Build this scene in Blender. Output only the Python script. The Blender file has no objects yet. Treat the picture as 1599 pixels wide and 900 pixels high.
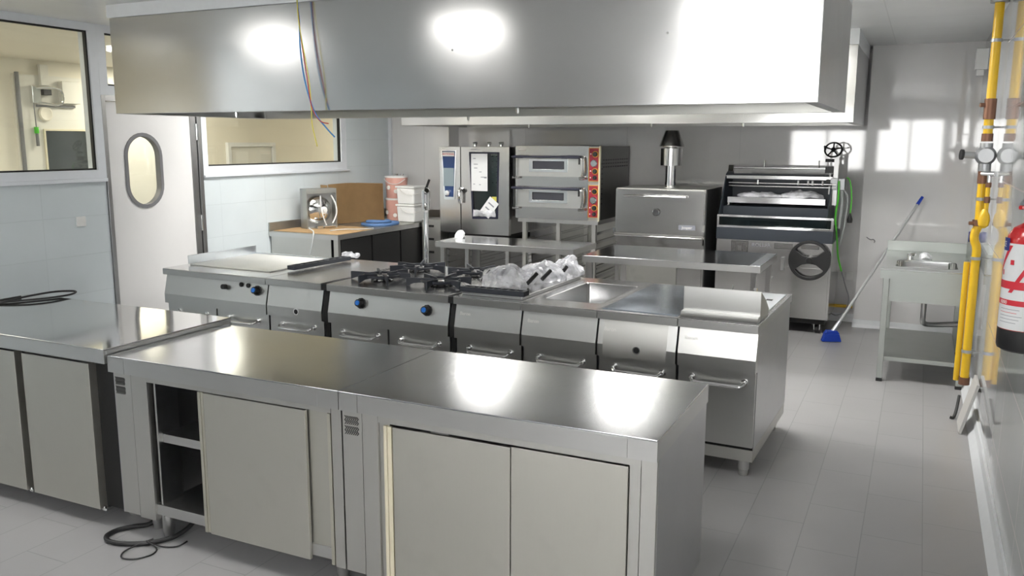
import bpy, bmesh, math, random
from mathutils import Vector, Matrix
random.seed(7)
S = bpy.context.scene
COL = S.collection
PI = math.pi

# ------------------------------------------------------------------ helpers
class MB:
    def __init__(s): s.bm = bmesh.new()
    def box(s, x0, x1, y0, y1, z0, z1):
        x0, x1 = sorted((x0, x1)); y0, y1 = sorted((y0, y1)); z0, z1 = sorted((z0, z1))
        v = [s.bm.verts.new(p) for p in ((x0,y0,z0),(x1,y0,z0),(x1,y1,z0),(x0,y1,z0),(x0,y0,z1),(x1,y0,z1),(x1,y1,z1),(x0,y1,z1))]
        for f in ((0,3,2,1),(4,5,6,7),(0,1,5,4),(1,2,6,5),(2,3,7,6),(3,0,4,7)):
            s.bm.faces.new([v[i] for i in f])
        return s
    def cyl(s, p, q, r, r2=None, n=20, cap=True):
        p, q = Vector(p), Vector(q); r2 = r if r2 is None else r2
        d = (q-p).normalized(); a = d.orthogonal().normalized(); b = d.cross(a)
        A = [s.bm.verts.new(p+r*(a*math.cos(t)+b*math.sin(t))) for t in (2*PI*i/n for i in range(n))]
        B = [s.bm.verts.new(q+r2*(a*math.cos(t)+b*math.sin(t))) for t in (2*PI*i/n for i in range(n))]
        for i in range(n):
            j = (i+1) % n; s.bm.faces.new((A[i], A[j], B[j], B[i]))
        if cap:
            s.bm.faces.new(A[::-1]); s.bm.faces.new(B)
        return s
    def tube(s, pts, r, n=10, smooth=6, closed=False):
        P = [Vector(p) for p in pts]
        if smooth and len(P) > 2:
            Q = []; m = len(P)
            for i in range(m if closed else m-1):
                a = P[(i-1) % m] if (i or closed) else P[0]; b = P[i]; c = P[(i+1) % m]; d = P[(i+2) % m] if (i+2 < m or closed) else P[-1]
                for k in range(smooth):
                    t = k/smooth
                    Q.append(0.5*((2*b)+(c-a)*t+(2*a-5*b+4*c-d)*t*t+(3*b-a-3*c+d)*t**3))
            if not closed: Q.append(P[-1])
            P = Q
        rings = []; m = len(P); a = None
        for i in range(m):
            d = (P[(i+1) % m]-P[i-1]) if closed else (P[min(i+1, m-1)]-P[max(i-1, 0)])
            d.normalize()
            a = d.orthogonal().normalized() if a is None else (a-d*a.dot(d)).normalized()
            b = d.cross(a)
            rings.append([s.bm.verts.new(P[i]+r*(a*math.cos(t)+b*math.sin(t))) for t in (2*PI*k/n for k in range(n))])
        for i in range(m if closed else m-1):
            A, B = rings[i], rings[(i+1) % m]
            for k in range(n):
                j = (k+1) % n; s.bm.faces.new((A[k], A[j], B[j], B[k]))
        if not closed:
            s.bm.faces.new(rings[0][::-1]); s.bm.faces.new(rings[-1])
        return s
    def lathe(s, prof, c=(0,0,0), axis='z', n=28, cap=True):
        c = Vector(c); rings = []
        for r, h in prof:
            ring = []
            for k in range(n):
                t = 2*PI*k/n; u, v = max(r, 1e-4)*math.cos(t), max(r, 1e-4)*math.sin(t)
                p = {'z': (u, v, h), 'y': (u, h, v), 'x': (h, u, v)}[axis]
                ring.append(s.bm.verts.new(c+Vector(p)))
            rings.append(ring)
        for A, B in zip(rings, rings[1:]):
            for k in range(n):
                j = (k+1) % n; s.bm.faces.new((A[k], A[j], B[j], B[k]))
        if cap: s.bm.faces.new(rings[0][::-1]); s.bm.faces.new(rings[-1])
        return s
    def prism(s, pts, a0, a1, axis='y', holes=()):
        """polygon (with holes) in the plane across `axis`, extruded a0..a1"""
        def P(u, v, w): return {'x': (w, u, v), 'y': (u, w, v), 'z': (u, v, w)}[axis]
        tmp = bmesh.new(); es = []
        for loop in [pts]+list(holes):
            vs = [tmp.verts.new(P(u, v, a0)) for u, v in loop]
            es += [tmp.edges.new((vs[i], vs[(i+1) % len(vs)])) for i in range(len(vs))]
        def isrect(L): return len(L) == 4 and len({round(q[0], 6) for q in L}) == 2 and len({round(q[1], 6) for q in L}) == 2
        if len(holes) == 1 and isrect(pts) and isrect(holes[0]):
            (u0, u1), (v0, v1) = [(min(c), max(c)) for c in zip(*pts)]; (p0, p1), (q0, q1) = [(min(c), max(c)) for c in zip(*holes[0])]
            tmp.free(); tmp = bmesh.new()
            O_ = [tmp.verts.new(P(a, b, a0)) for a, b in ((u0,v0),(u1,v0),(u1,v1),(u0,v1))]; I_ = [tmp.verts.new(P(a, b, a0)) for a, b in ((p0,q0),(p1,q0),(p1,q1),(p0,q1))]
            for k in range(4): j = (k+1) % 4; tmp.faces.new((O_[k], O_[j], I_[j], I_[k]))
        elif holes: fs = [f for f in bmesh.ops.triangle_fill(tmp, edges=es, use_beauty=True)['geom'] if isinstance(f, bmesh.types.BMFace)]
        else: fs = [tmp.faces.new(list(tmp.verts))]
        r = bmesh.ops.extrude_face_region(tmp, geom=list(tmp.faces))
        d = Vector(P(0, 0, a1-a0))
        for v in [g for g in r['geom'] if isinstance(g, bmesh.types.BMVert)]: v.co += d
        bmesh.ops.recalc_face_normals(tmp, faces=tmp.faces)
        me = bpy.data.meshes.new('t'); tmp.to_mesh(me); s.bm.from_mesh(me); bpy.data.meshes.remove(me); tmp.free()
        return s
    def grid(s, fn, nu, nv):
        V = [[s.bm.verts.new(fn(i/nu, j/nv)) for j in range(nv+1)] for i in range(nu+1)]
        for i in range(nu):
            for j in range(nv): s.bm.faces.new((V[i][j], V[i+1][j], V[i+1][j+1], V[i][j+1]))
        return s
    def text(s, txt, size, origin, right, up, ext=0.0006, center=False, fn=None):
        cu = bpy.data.curves.new('txt', 'FONT'); cu.body = txt; cu.size = size; cu.extrude = ext
        if center: cu.align_x = 'CENTER'
        ob = bpy.data.objects.new('txt', cu); COL.objects.link(ob)
        dg = bpy.context.evaluated_depsgraph_get(); me = bpy.data.meshes.new_from_object(ob.evaluated_get(dg))
        bpy.data.objects.remove(ob); bpy.data.curves.remove(cu)
        o, r, u = Vector(origin), Vector(right).normalized(), Vector(up).normalized(); n = r.cross(u)
        for v in me.vertices:
            v.co = fn(v.co) if fn else o+r*v.co.x+u*v.co.y+n*v.co.z
        s.bm.from_mesh(me); bpy.data.meshes.remove(me)
        return s
    def xf(s, M):
        bmesh.ops.transform(s.bm, matrix=M, verts=s.bm.verts); return s

def obj(name, mb, mat, parent=None, world=True, bevel=0.0, label=None, recalc=True, sharp=26):
    me = bpy.data.meshes.new(name)
    bm = mb.bm
    if recalc: bmesh.ops.recalc_face_normals(bm, faces=bm.faces)
    if parent is not None and world:
        root = parent
        off = Vector((0,0,0))
        while root is not None:
            off += Vector(root.location); root = root.parent
        bmesh.ops.translate(bm, vec=-off, verts=bm.verts)
    bm.to_mesh(me); bm.free()
    for p in me.polygons: p.use_smooth = True
    try: me.set_sharp_from_angle(angle=math.radians(sharp))
    except Exception: pass
    o = bpy.data.objects.new(name, me); COL.objects.link(o)
    me.materials.append(mat)
    if parent is not None: o.parent = parent
    if bevel:
        b = o.modifiers.new('bevel', 'BEVEL'); b.width = bevel; b.segments = 2; b.limit_method = 'ANGLE'; b.angle_limit = math.radians(40)
        b.harden_normals = True
    if label: o['label'] = label
    return o
def thing(name, label, cat, loc=(0,0,0), rotz=0.0, group=None):
    o = bpy.data.objects.new(name, None); COL.objects.link(o); o.empty_display_size = 0.1
    o.location = loc; o.rotation_euler = (0,0,rotz); o['label'] = label; o['category'] = cat
    if group: o['group'] = group
    return o
def tag(o, label, cat, group=None):
    o['label'] = label; o['category'] = cat
    if group: o['group'] = group
    return o
def struct(name, mb, mat, parent=None, bevel=0.0):
    o = obj(name, mb, mat, parent, bevel=bevel)
    if parent is None: o['kind'] = 'structure'
    return o

# ------------------------------------------------------------------ materials
def newmat(name):
    m = bpy.data.materials.new(name); m.use_nodes = True
    nt = m.node_tree; b = nt.nodes['Principled BSDF']
    return m, nt, b
def N(nt, t, **k):
    n = nt.nodes.new(t)
    for a, v in k.items(): setattr(n, a, v)
    return n
def plain(name, col, rough=0.5, metal=0.0, spec=0.5, var=0.04, bump=0.0, scale=18, coat=0.0):
    m, nt, b = newmat(name)
    b.inputs['Metallic'].default_value = metal; b.inputs['Roughness'].default_value = rough
    b.inputs['Specular IOR Level'].default_value = spec; b.inputs['Coat Weight'].default_value = coat
    tc = N(nt, 'ShaderNodeTexCoord'); no = N(nt, 'ShaderNodeTexNoise'); no.inputs['Scale'].default_value = scale; no.inputs['Detail'].default_value = 4
    nt.links.new(tc.outputs['Object'], no.inputs['Vector'])
    mx = N(nt, 'ShaderNodeMix', data_type='RGBA')
    mx.inputs['A'].default_value = (*[max(0, c*(1-var)) for c in col], 1); mx.inputs['B'].default_value = (*[min(1, c*(1+var)) for c in col], 1)
    nt.links.new(no.outputs['Fac'], mx.inputs['Factor']); nt.links.new(mx.outputs['Result'], b.inputs['Base Color'])
    if bump:
        bp = N(nt, 'ShaderNodeBump'); bp.inputs['Strength'].default_value = 1; bp.inputs['Distance'].default_value = bump
        nt.links.new(no.outputs['Fac'], bp.inputs['Height']); nt.links.new(bp.outputs['Normal'], b.inputs['Normal'])
    return m
def steel(name, col=(0.62,0.62,0.61), rough=0.2, dr=0.1, stretch=(1,1,40), wav=0.0, wscale=1.2, aniso=0.0, smudge=0.0, arot=0.0):
    m, nt, b = newmat(name)
    b.inputs['Metallic'].default_value = 1
    tc = N(nt, 'ShaderNodeTexCoord')
    mp = N(nt, 'ShaderNodeMapping'); mp.inputs['Scale'].default_value = stretch
    nt.links.new(tc.outputs['Object'], mp.inputs['Vector'])
    br = N(nt, 'ShaderNodeTexNoise'); br.inputs['Scale'].default_value = 12; br.inputs['Detail'].default_value = 3
    nt.links.new(mp.outputs['Vector'], br.inputs['Vector'])
    sm = N(nt, 'ShaderNodeTexNoise'); sm.inputs['Scale'].default_value = 3.1; sm.inputs['Detail'].default_value = 6; sm.inputs['Roughness'].default_value = 0.6
    nt.links.new(tc.outputs['Object'], sm.inputs['Vector'])
    r1 = N(nt, 'ShaderNodeMapRange'); r1.inputs['From Min'].default_value = 0.3; r1.inputs['From Max'].default_value = 0.75
    r1.inputs['To Min'].default_value = rough; r1.inputs['To Max'].default_value = rough+dr
    nt.links.new(sm.outputs['Fac'], r1.inputs['Value'])
    r2 = N(nt, 'ShaderNodeMapRange'); r2.inputs['To Min'].default_value = -0.008; r2.inputs['To Max'].default_value = 0.012
    nt.links.new(br.outputs['Fac'], r2.inputs['Value'])
    ad = N(nt, 'ShaderNodeMath', operation='ADD'); nt.links.new(r1.outputs['Result'], ad.inputs[0]); nt.links.new(r2.outputs['Result'], ad.inputs[1])
    nt.links.new(ad.outputs[0], b.inputs['Roughness'])
    mx = N(nt, 'ShaderNodeMix', data_type='RGBA')
    mx.inputs['A'].default_value = (*[c*0.98 for c in col], 1); mx.inputs['B'].default_value = (*[min(1, c*1.02) for c in col], 1)
    nt.links.new(br.outputs['Fac'], mx.inputs['Factor'])
    out = mx.outputs['Result']
    if smudge:
        s2 = N(nt, 'ShaderNodeTexNoise'); s2.inputs['Scale'].default_value = 6; s2.inputs['Detail'].default_value = 5
        nt.links.new(tc.outputs['Object'], s2.inputs['Vector'])
        cr = N(nt, 'ShaderNodeMapRange'); cr.inputs['From Min'].default_value = 0.58; cr.inputs['From Max'].default_value = 0.75; cr.inputs['To Max'].default_value = smudge
        nt.links.new(s2.outputs['Fac'], cr.inputs['Value'])
        m2 = N(nt, 'ShaderNodeMix', data_type='RGBA'); m2.inputs['B'].default_value = (*[c*0.6 for c in col], 1)
        nt.links.new(out, m2.inputs['A']); nt.links.new(cr.outputs['Result'], m2.inputs['Factor']); out = m2.outputs['Result']
    nt.links.new(out, b.inputs['Base Color'])
    last = None
    if wav:
        wn = N(nt, 'ShaderNodeTexNoise'); wn.inputs['Scale'].default_value = wscale; wn.inputs['Detail'].default_value = 1
        nt.links.new(tc.outputs['Object'], wn.inputs['Vector'])
        b2 = N(nt, 'ShaderNodeBump'); b2.inputs['Strength'].default_value = 1; b2.inputs['Distance'].default_value = wav
        nt.links.new(wn.outputs['Fac'], b2.inputs['Height']); last = b2
    if last: nt.links.new(last.outputs['Normal'], b.inputs['Normal'])
    if aniso:
        b.inputs['Anisotropic'].default_value = aniso; b.inputs['Anisotropic Rotation'].default_value = arot
        tg = N(nt, 'ShaderNodeTangent', direction_type='RADIAL', axis='Z'); nt.links.new(tg.outputs['Tangent'], b.inputs['Tangent'])
    return m
def tilemat(name, col, grout, bw, rh, mort, rough, axes='yz', off=0.5, shift=(0,0), bump=0.0004, spec=0.5, var=0.03, rvar=0.05):
    """procedural tiles in the object's own plane"""
    m, nt, b = newmat(name)
    tc = N(nt, 'ShaderNodeTexCoord'); sp = N(nt, 'ShaderNodeSeparateXYZ'); cb = N(nt, 'ShaderNodeCombineXYZ')
    nt.links.new(tc.outputs['Object'], sp.inputs[0])
    for i, a in enumerate(axes):
        ad = N(nt, 'ShaderNodeMath', operation='ADD'); ad.inputs[1].default_value = shift[i]
        nt.links.new(sp.outputs[a.upper()], ad.inputs[0]); nt.links.new(ad.outputs[0], cb.inputs[i])
    bk = N(nt, 'ShaderNodeTexBrick'); bk.offset = off; bk.squash = 1
    bk.inputs['Scale'].default_value = 1; bk.inputs['Brick Width'].default_value = bw; bk.inputs['Row Height'].default_value = rh
    bk.inputs['Mortar Size'].default_value = mort; bk.inputs['Mortar Smooth'].default_value = 0.1
    bk.inputs['Color1'].default_value = (*[c*(1-var) for c in col], 1); bk.inputs['Color2'].default_value = (*[min(1, c*(1+var)) for c in col], 1)
    bk.inputs['Mortar'].default_value = (*grout, 1)
    nt.links.new(cb.outputs[0], bk.inputs['Vector'])
    no = N(nt, 'ShaderNodeTexNoise'); no.inputs['Scale'].default_value = 1.6; no.inputs['Detail'].default_value = 6
    nt.links.new(tc.outputs['Object'], no.inputs['Vector'])
    mx = N(nt, 'ShaderNodeMix', data_type='RGBA', blend_type='MULTIPLY'); mx.inputs['Factor'].default_value = 1
    cr = N(nt, 'ShaderNodeMapRange'); cr.inputs['From Min'].default_value = 0.3; cr.inputs['From Max'].default_value = 0.7; cr.inputs['To Min'].default_value = 0.94; cr.inputs['To Max'].default_value = 1.03
    nt.links.new(no.outputs['Fac'], cr.inputs['Value']); nt.links.new(bk.outputs['Color'], mx.inputs['A']); nt.links.new(cr.outputs['Result'], mx.inputs['B'])
    nt.links.new(mx.outputs['Result'], b.inputs['Base Color'])
    rr = N(nt, 'ShaderNodeMapRange'); rr.inputs['To Min'].default_value = rough; rr.inputs['To Max'].default_value = rough+rvar
    nt.links.new(no.outputs['Fac'], rr.inputs['Value']); nt.links.new(rr.outputs['Result'], b.inputs['Roughness'])
    b.inputs['Specular IOR Level'].default_value = spec
    bp = N(nt, 'ShaderNodeBump'); bp.invert = True; bp.inputs['Distance'].default_value = bump
    nt.links.new(bk.outputs['Fac'], bp.inputs['Height']); nt.links.new(bp.outputs['Normal'], b.inputs['Normal'])
    return m
def glassmat(name, tint=(0.95,0.97,0.96), gloss=0.02, spec=1.0):
    m, nt, b = newmat(name); nt.nodes.remove(b)
    tr = N(nt, 'ShaderNodeBsdfTransparent'); tr.inputs['Color'].default_value = (*tint, 1)
    gl = N(nt, 'ShaderNodeBsdfGlossy'); gl.inputs['Roughness'].default_value = gloss
    fr = N(nt, 'ShaderNodeLayerWeight'); pw = N(nt, 'ShaderNodeMath', operation='POWER'); pw.inputs[1].default_value = 4.5
    mu = N(nt, 'ShaderNodeMath', operation='MULTIPLY_ADD'); mu.inputs[1].default_value = 0.6*spec; mu.inputs[2].default_value = 0.05*spec
    mx = N(nt, 'ShaderNodeMixShader'); nt.links.new(fr.outputs['Facing'], pw.inputs[0]); nt.links.new(pw.outputs[0], mu.inputs[0]); nt.links.new(mu.outputs[0], mx.inputs[0])
    nt.links.new(tr.outputs[0], mx.inputs[1]); nt.links.new(gl.outputs[0], mx.inputs[2])
    nt.links.new(mx.outputs[0], nt.nodes['Material Output'].inputs['Surface'])
    return m
def emit(name, col, st):
    m, nt, b = newmat(name)
    b.inputs['Base Color'].default_value = (0.8,0.8,0.8,1); b.inputs['Emission Color'].default_value = (*col, 1); b.inputs['Emission Strength'].default_value = st
    return m

M = {}
M['hood'] = steel('hood_steel', (0.66,0.66,0.655), 0.16, 0.06, (40,40,1), wav=0.003, wscale=0.9, aniso=0.5, arot=0.25)
M['hood_in'] = steel('hood_inner_steel', (0.58,0.58,0.55), 0.30, 0.1, (1,40,1))
M['top'] = steel('worktop_steel', (0.60,0.61,0.63), 0.135, 0.06, (1.5,45,1), wav=0.0006, wscale=2.2)
M['topwarm'] = steel('fridge_top_steel', (0.66,0.66,0.65), 0.05, 0.05, (1.5,45,1), wav=0.0012, wscale=1.8)
M['edge'] = steel('edge_steel', (0.62,0.62,0.61), 0.295, 0.03, (1,1,5))
M['panel'] = steel('cabinet_panel_steel', (0.60,0.595,0.57), 0.36, 0.06, (45,45,1), smudge=0.05)
M['door'] = steel('cabinet_door_steel', (0.60,0.59,0.54), 0.42, 0.06, (45,45,1), wav=0.0008, smudge=0.10)
M['side'] = steel('cabinet_side_steel', (0.60,0.60,0.61), 0.30, 0.1, (1,1,40), wav=0.001)
M['range'] = steel('range_steel', (0.66,0.66,0.645), 0.295, 0.03, (1,1,45), wav=0.0004)
M['rangetop'] = steel('range_top_steel', (0.64,0.64,0.64), 0.20, 0.04, (1.5,45,1), smudge=0.05)
M['rear'] = steel('rear_equipment_steel', (0.60,0.595,0.585), 0.17, 0.05, (1,1,10), wav=0.0012, wscale=2.5)
M['dull'] = steel('dull_steel', (0.50,0.50,0.47), 0.36, 0.12, (1,1,30), smudge=0.3)
M['dark'] = steel('dark_interior_steel', (0.46,0.46,0.46), 0.3, 0.1, (1,1,30))
M['warmstrip'] = steel('warm_strip_steel', (0.68,0.66,0.58), 0.35, 0.05, (1,1,1))
M['chrome'] = steel('chrome', (0.80,0.80,0.80), 0.07, 0.04, (1,1,1))
M['black'] = plain('black_plastic', (0.012,0.012,0.013), 0.45)
M['gap'] = plain('black_recess', (0.008,0.008,0.008), 0.6)
M['iron'] = plain('cast_iron', (0.028,0.032,0.042), 0.5, bump=0.0004, scale=200)
M['ironenamel'] = plain('black_enamel', (0.02,0.02,0.022), 0.25)
M['navy'] = plain('grill_charcoal_paint', (0.022,0.030,0.042), 0.42)
M['blue'] = plain('blue_plastic', (0.02,0.18,0.65), 0.35)
M['bluedeep'] = plain('blue_brush_plastic', (0.01,0.05,0.42), 0.4)
M['comboblue'] = plain('blue_control_panel', (0.015,0.045,0.15), 0.25)
M['navyblack'] = plain('dark_blue_handle', (0.012,0.014,0.035), 0.4)
M['screen'] = plain('grey_screen', (0.24,0.30,0.33), 0.2)
M['white'] = plain('white_plastic', (0.80,0.80,0.79), 0.4)
M['paper'] = plain('white_paper', (0.78,0.79,0.80), 0.7)
M['ink'] = plain('grey_ink', (0.25,0.26,0.30), 0.7)
M['red'] = plain('red_panel', (0.30,0.012,0.035), 0.4)
M['orange'] = plain('orange_trim', (0.62,0.30,0.03), 0.4)
M['redpaint'] = plain('extinguisher_red', (0.62,0.015,0.02), 0.22, coat=0.5)
M['redprint'] = plain('red_print', (0.68,0.03,0.05), 0.4)
M['blueprint'] = plain('blue_print', (0.02,0.03,0.22), 0.4)
M['yellow'] = plain('yellow_gas_pipe', (0.80,0.50,0.02), 0.3, var=0.06)
M['brass'] = plain('brown_brass', (0.22,0.11,0.07), 0.4, metal=0.5)
M['alu'] = plain('grey_cast_metal', (0.42,0.43,0.44), 0.4, metal=0.7)
M['cream'] = plain('cream_trim', (0.72,0.66,0.50), 0.4)
M['card'] = plain('cardboard', (0.42,0.27,0.13), 0.85, var=0.12, bump=0.0006, scale=12)
M['bucketpink'] = plain('pink_bucket_print', (0.72,0.40,0.34), 0.4)
M['whiteaccent'] = plain('printed_marks', (0.85,0.83,0.80), 0.5)
M['green'] = plain('green_cable', (0.10,0.60,0.04), 0.4)
M['greycable'] = plain('grey_cable', (0.50,0.52,0.52), 0.5)
M['redcable'] = plain('red_cable', (0.55,0.05,0.04), 0.5)
M['yelcable'] = plain('yellow_cable', (0.75,0.68,0.10), 0.5)
M['bluecable'] = plain('blue_cable', (0.05,0.25,0.62), 0.5)
M['bluecloth'] = plain('blue_hose', (0.10,0.20,0.42), 0.55)
M['frame'] = plain('window_frame_paint', (0.74,0.77,0.81), 0.35)
M['doorpaint'] = plain('door_white_laminate', (0.80,0.795,0.79), 0.35, var=0.015)
M['grub'] = plain('grey_rubber', (0.20,0.20,0.21), 0.5)
M['whitecove'] = plain('white_cove', (0.82,0.84,0.86), 0.35)
M['ceil'] = tilemat('ceiling_panels', (0.76,0.77,0.77), (0.66,0.67,0.67), 1.2, 1.2, 0.004, 0.35, axes='xy', off=0.0, shift=(0.3,0.2), var=0.01)
M['floor'] = tilemat('floor_tiles', (0.39,0.385,0.39), (0.29,0.29,0.29), 0.508, 0.254, 0.0022, 0.30, axes='yx', off=0.5, shift=(8.0-0.08,8*0.254-0.13+0.258), var=0.012, spec=0.45, rvar=0.12)
M['walltile_left'] = tilemat('pale_blue_wall_tiles', (0.68,0.74,0.765), (0.63,0.69,0.71), 0.6, 0.30, 0.003, 0.16, axes='yz', off=0.0, var=0.01)
M['walltile_right'] = tilemat('glossy_right_wall_tiles', (0.60,0.62,0.63), (0.78,0.72,0.72), 0.85, 0.42, 0.004, 0.045, axes='yz', off=0.0, shift=(3.2,0.12), var=0.008, spec=1.0, rvar=0.03)
M['wallback'] = tilemat('glossy_back_wall_panels', (0.74,0.73,0.73), (0.62,0.62,0.62), 1.22, 3.0, 0.0025, 0.035, axes='xz', off=0.0, shift=(0.5,0.2), var=0.01, spec=0.9, rvar=0.02)
M['farwall'] = plain('warm_cream_wall', (0.82,0.77,0.66), 0.6, var=0.02)
M['farpanel'] = plain('pale_cold_room_panel', (0.74,0.72,0.66), 0.5, var=0.02)
M['fardark'] = plain('dark_glass_panel', (0.05,0.06,0.065), 0.15)
M['glass'] = glassmat('window_glass')
M['ovenglass'] = glassmat('oven_door_glass', (0.42,0.50,0.50), 0.02)

M['lamp'] = emit('ceiling_lamp_diffuser', (1.0,0.98,0.94), 30.0)
M['lampdim'] = emit('front_lamp_diffuser', (1.0,0.98,0.94), 10.0)
M['farlamp'] = emit('corridor_lamp_diffuser', (1.0,0.93,0.78), 15.0)

def plasticfilm(name, alpha=0.4):
    m, nt, b = newmat(name)
    b.inputs['Base Color'].default_value = (0.90,0.91,0.96,1); b.inputs['Roughness'].default_value = 0.16
    b.inputs['Specular IOR Level'].default_value = 1.0
    no = N(nt, 'ShaderNodeTexNoise'); no.inputs['Scale'].default_value = 14; no.inputs['Detail'].default_value = 4
    tc = N(nt, 'ShaderNodeTexCoord'); nt.links.new(tc.outputs['Object'], no.inputs['Vector'])
    mr = N(nt, 'ShaderNodeMapRange'); mr.inputs['From Min'].default_value = 0.35; mr.inputs['From Max'].default_value = 0.65
    mr.inputs['To Min'].default_value = alpha-0.2; mr.inputs['To Max'].default_value = alpha+0.2
    nt.links.new(no.outputs['Fac'], mr.inputs['Value']); nt.links.new(mr.outputs['Result'], b.inputs['Alpha'])
    bp = N(nt, 'ShaderNodeBump'); bp.inputs['Distance'].default_value = 0.006
    nt.links.new(no.outputs['Fac'], bp.inputs['Height']); nt.links.new(bp.outputs['Normal'], b.inputs['Normal'])
    return m
M['film'] = plasticfilm('clear_plastic_bag', 0.52)
M['thinfilm'] = plasticfilm('thin_protective_film', 0.35)

# ------------------------------------------------------------------ room shell
RX, LX, BY, RBY, CZ, FY = 0.425, -5.858, 8.84, 9.08, 2.67, -2.4
AX0, AX1 = -5.04, -0.50           # alcove between the two projecting wall panels
struct('floor', MB().box(LX-3.4, RX+0.1, FY-0.1, 17.0, -0.08, 0.0), M['floor'])
struct('ceiling', MB().box(LX-0.14, RX+0.1, FY-0.1, RBY+0.1, CZ, CZ+0.08), M['ceil'])
struct('wall_right', MB().box(RX, RX+0.12, FY, RBY+0.1, 0, CZ), M['walltile_right'])
mb = MB()
mb.box(LX, AX0, BY, RBY+0.1, 0, CZ); mb.box(AX1, RX, BY, RBY+0.1, 0, CZ); mb.box(AX0, AX1, RBY, RBY+0.1, 0, CZ)
struct('wall_back', mb, M['wallback'])
# left wall: solid below the sills, piers between the openings
W1 = (2.35, 4.70); DR = (4.775, 5.795); W2 = (5.80, 7.85); SZ = 1.555; WZ = 2.612; DZ = 2.115
mb = MB()
mb.box(LX-0.12, LX, FY, W1[1]+0.072, 0, 1.49); mb.box(LX-0.12, LX, DR[1], RBY+0.1, 0, 1.47)
mb.box(LX-0.12, LX, FY, W1[0]-0.07, 1.49, CZ); mb.box(LX-0.12, LX, W2[1]+0.09, RBY+0.1, 1.47, CZ)
struct('wall_left', mb, M['walltile_left'])
mb = MB()   # wall behind the photographer with its window openings
WB = [(-2.8,-1.15), (-0.95,0.38)]; WBZ = (1.15, 2.3)
mb.box(LX-0.12, RX+0.12, FY-0.12, FY, 0, WBZ[0]); mb.box(LX-0.12, RX+0.12, FY-0.12, FY, WBZ[1], CZ)
mb.box(LX-0.12, WB[0][0], FY-0.12, FY, WBZ[0], WBZ[1]); mb.box(WB[0][1], WB[1][0], FY-0.12, FY, WBZ[0], WBZ[1]); mb.box(WB[1][1], RX+0.12, FY-0.12, FY, WBZ[0], WBZ[1])
struct('wall_front', mb, M['doorpaint'])
for i, (a, b) in enumerate(WB):
    mb = MB(); t = 0.05
    mb.prism([(a,WBZ[0]),(b,WBZ[0]),(b,WBZ[1]),(a,WBZ[1])], FY-0.09, FY-0.03, 'y',
             [[(a+t,WBZ[0]+t),((a+b)/2-t/2,WBZ[0]+t),((a+b)/2-t/2,WBZ[1]-t),(a+t,WBZ[1]-t)], [((a+b)/2+t/2,WBZ[0]+t),(b-t,WBZ[0]+t),(b-t,WBZ[1]-t),((a+b)/2+t/2,WBZ[1]-t)]])
    struct('window_%d' % (i+4), mb, M['frame'])

def rect(y0, y1, z0, z1): return [(y0,z0),(y1,z0),(y1,z1),(y0,z1)]
def leftwin(n, y0, y1, z0, z1, fy0, fy1, fz0, fz1, sill=None):
    mb = MB().prism(rect(fy0,fy1,fz0,fz1), LX-0.10, LX+0.012, 'x', [rect(y0,y1,z0,z1)])
    w = struct('window_%d' % n, mb, M['frame'], bevel=0.002)
    g = MB().prism(rect(y0-0.004,y1+0.004,z0-0.004,z1+0.004), LX-0.035, LX-0.005, 'x', [rect(y0+0.012,y1-0.012,z0+0.012,z1-0.012)])
    obj('gasket', g, M['gap'], w)
    obj('pane', MB().box(LX-0.03, LX-0.024, y0+0.001, y1-0.001, z0+0.001, z1-0.001), M['glass'], w)
    if sill:
        obj('window_sill', MB().box(LX-0.02, LX+0.03, sill[0], sill[1], sill[2], sill[3]), M['frame'], w, bevel=0.003)
leftwin(1, W1[0], W1[1], SZ, WZ, W1[0]-0.07, DR[0], 1.49, CZ, (W1[0]-0.1, DR[0]-0.005, 1.462, 1.49))
leftwin(3, W2[0]+0.06, W2[1], SZ, WZ, DR[1]+0.003, W2[1]+0.09, 1.47, CZ, (DR[1]+0.003, W2[1]+0.12, 1.455, 1.475))
# fanlight above the door
leftwin(2, DR[0]+0.075, DR[1]-0.07, 2.21, WZ, DR[0], DR[1]+0.003, DZ+0.02, CZ)
# door frame and leaf
mb = MB()
mb.box(LX-0.10, LX+0.015, DR[0], DR[0]+0.035, 0, DZ+0.02); mb.box(LX-0.10, LX+0.015, DR[0]+0.035, DR[1], DZ-0.025, DZ+0.02)
mb.box(LX-0.10, LX+0.012, DR[1]-0.045, DR[1], 0, DZ-0.025); mb.box(LX-0.10, LX+0.002, DR[1]-0.115, DR[1]-0.052, 0, DZ-0.025)
struct('trim_1', mb, M['dark'], bevel=0.002)
def oval(cy, cz, hw, hh, n=14):
    pts = []
    for k in range(n+1): t = PI*k/n; pts.append((cy+hw*math.cos(t), cz+hh-hw+hw*math.sin(t)))
    for k in range(n+1): t = PI+PI*k/n; pts.append((cy+hw*math.cos(t), cz-hh+hw+hw*math.sin(t)))
    return pts
oc = (5.155, 1.535)
door = struct('door_1', MB().prism(rect(DR[0]+0.04, DR[1]-0.12, 0.01, DZ-0.03), LX-0.045, LX-0.003, 'x', [oval(*oc, 0.165, 0.285)]), M['doorpaint'])
obj('porthole_ring', MB().prism(oval(*oc, 0.192, 0.312), LX-0.05, LX+0.008, 'x', [oval(*oc, 0.160, 0.280)]), M['grub'], door, bevel=0.003)
obj('porthole_glass', MB().prism(oval(*oc, 0.163, 0.283), LX-0.028, LX-0.022, 'x'), M['glass'], door)
mb = MB()
for z in (1.86, 1.05, 0.25): mb.cyl((LX+0.012, DR[1]-0.052, z-0.07), (LX+0.012, DR[1]-0.052, z+0.07), 0.011, n=14)
obj('hinge', mb, M['chrome'], door)
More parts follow.
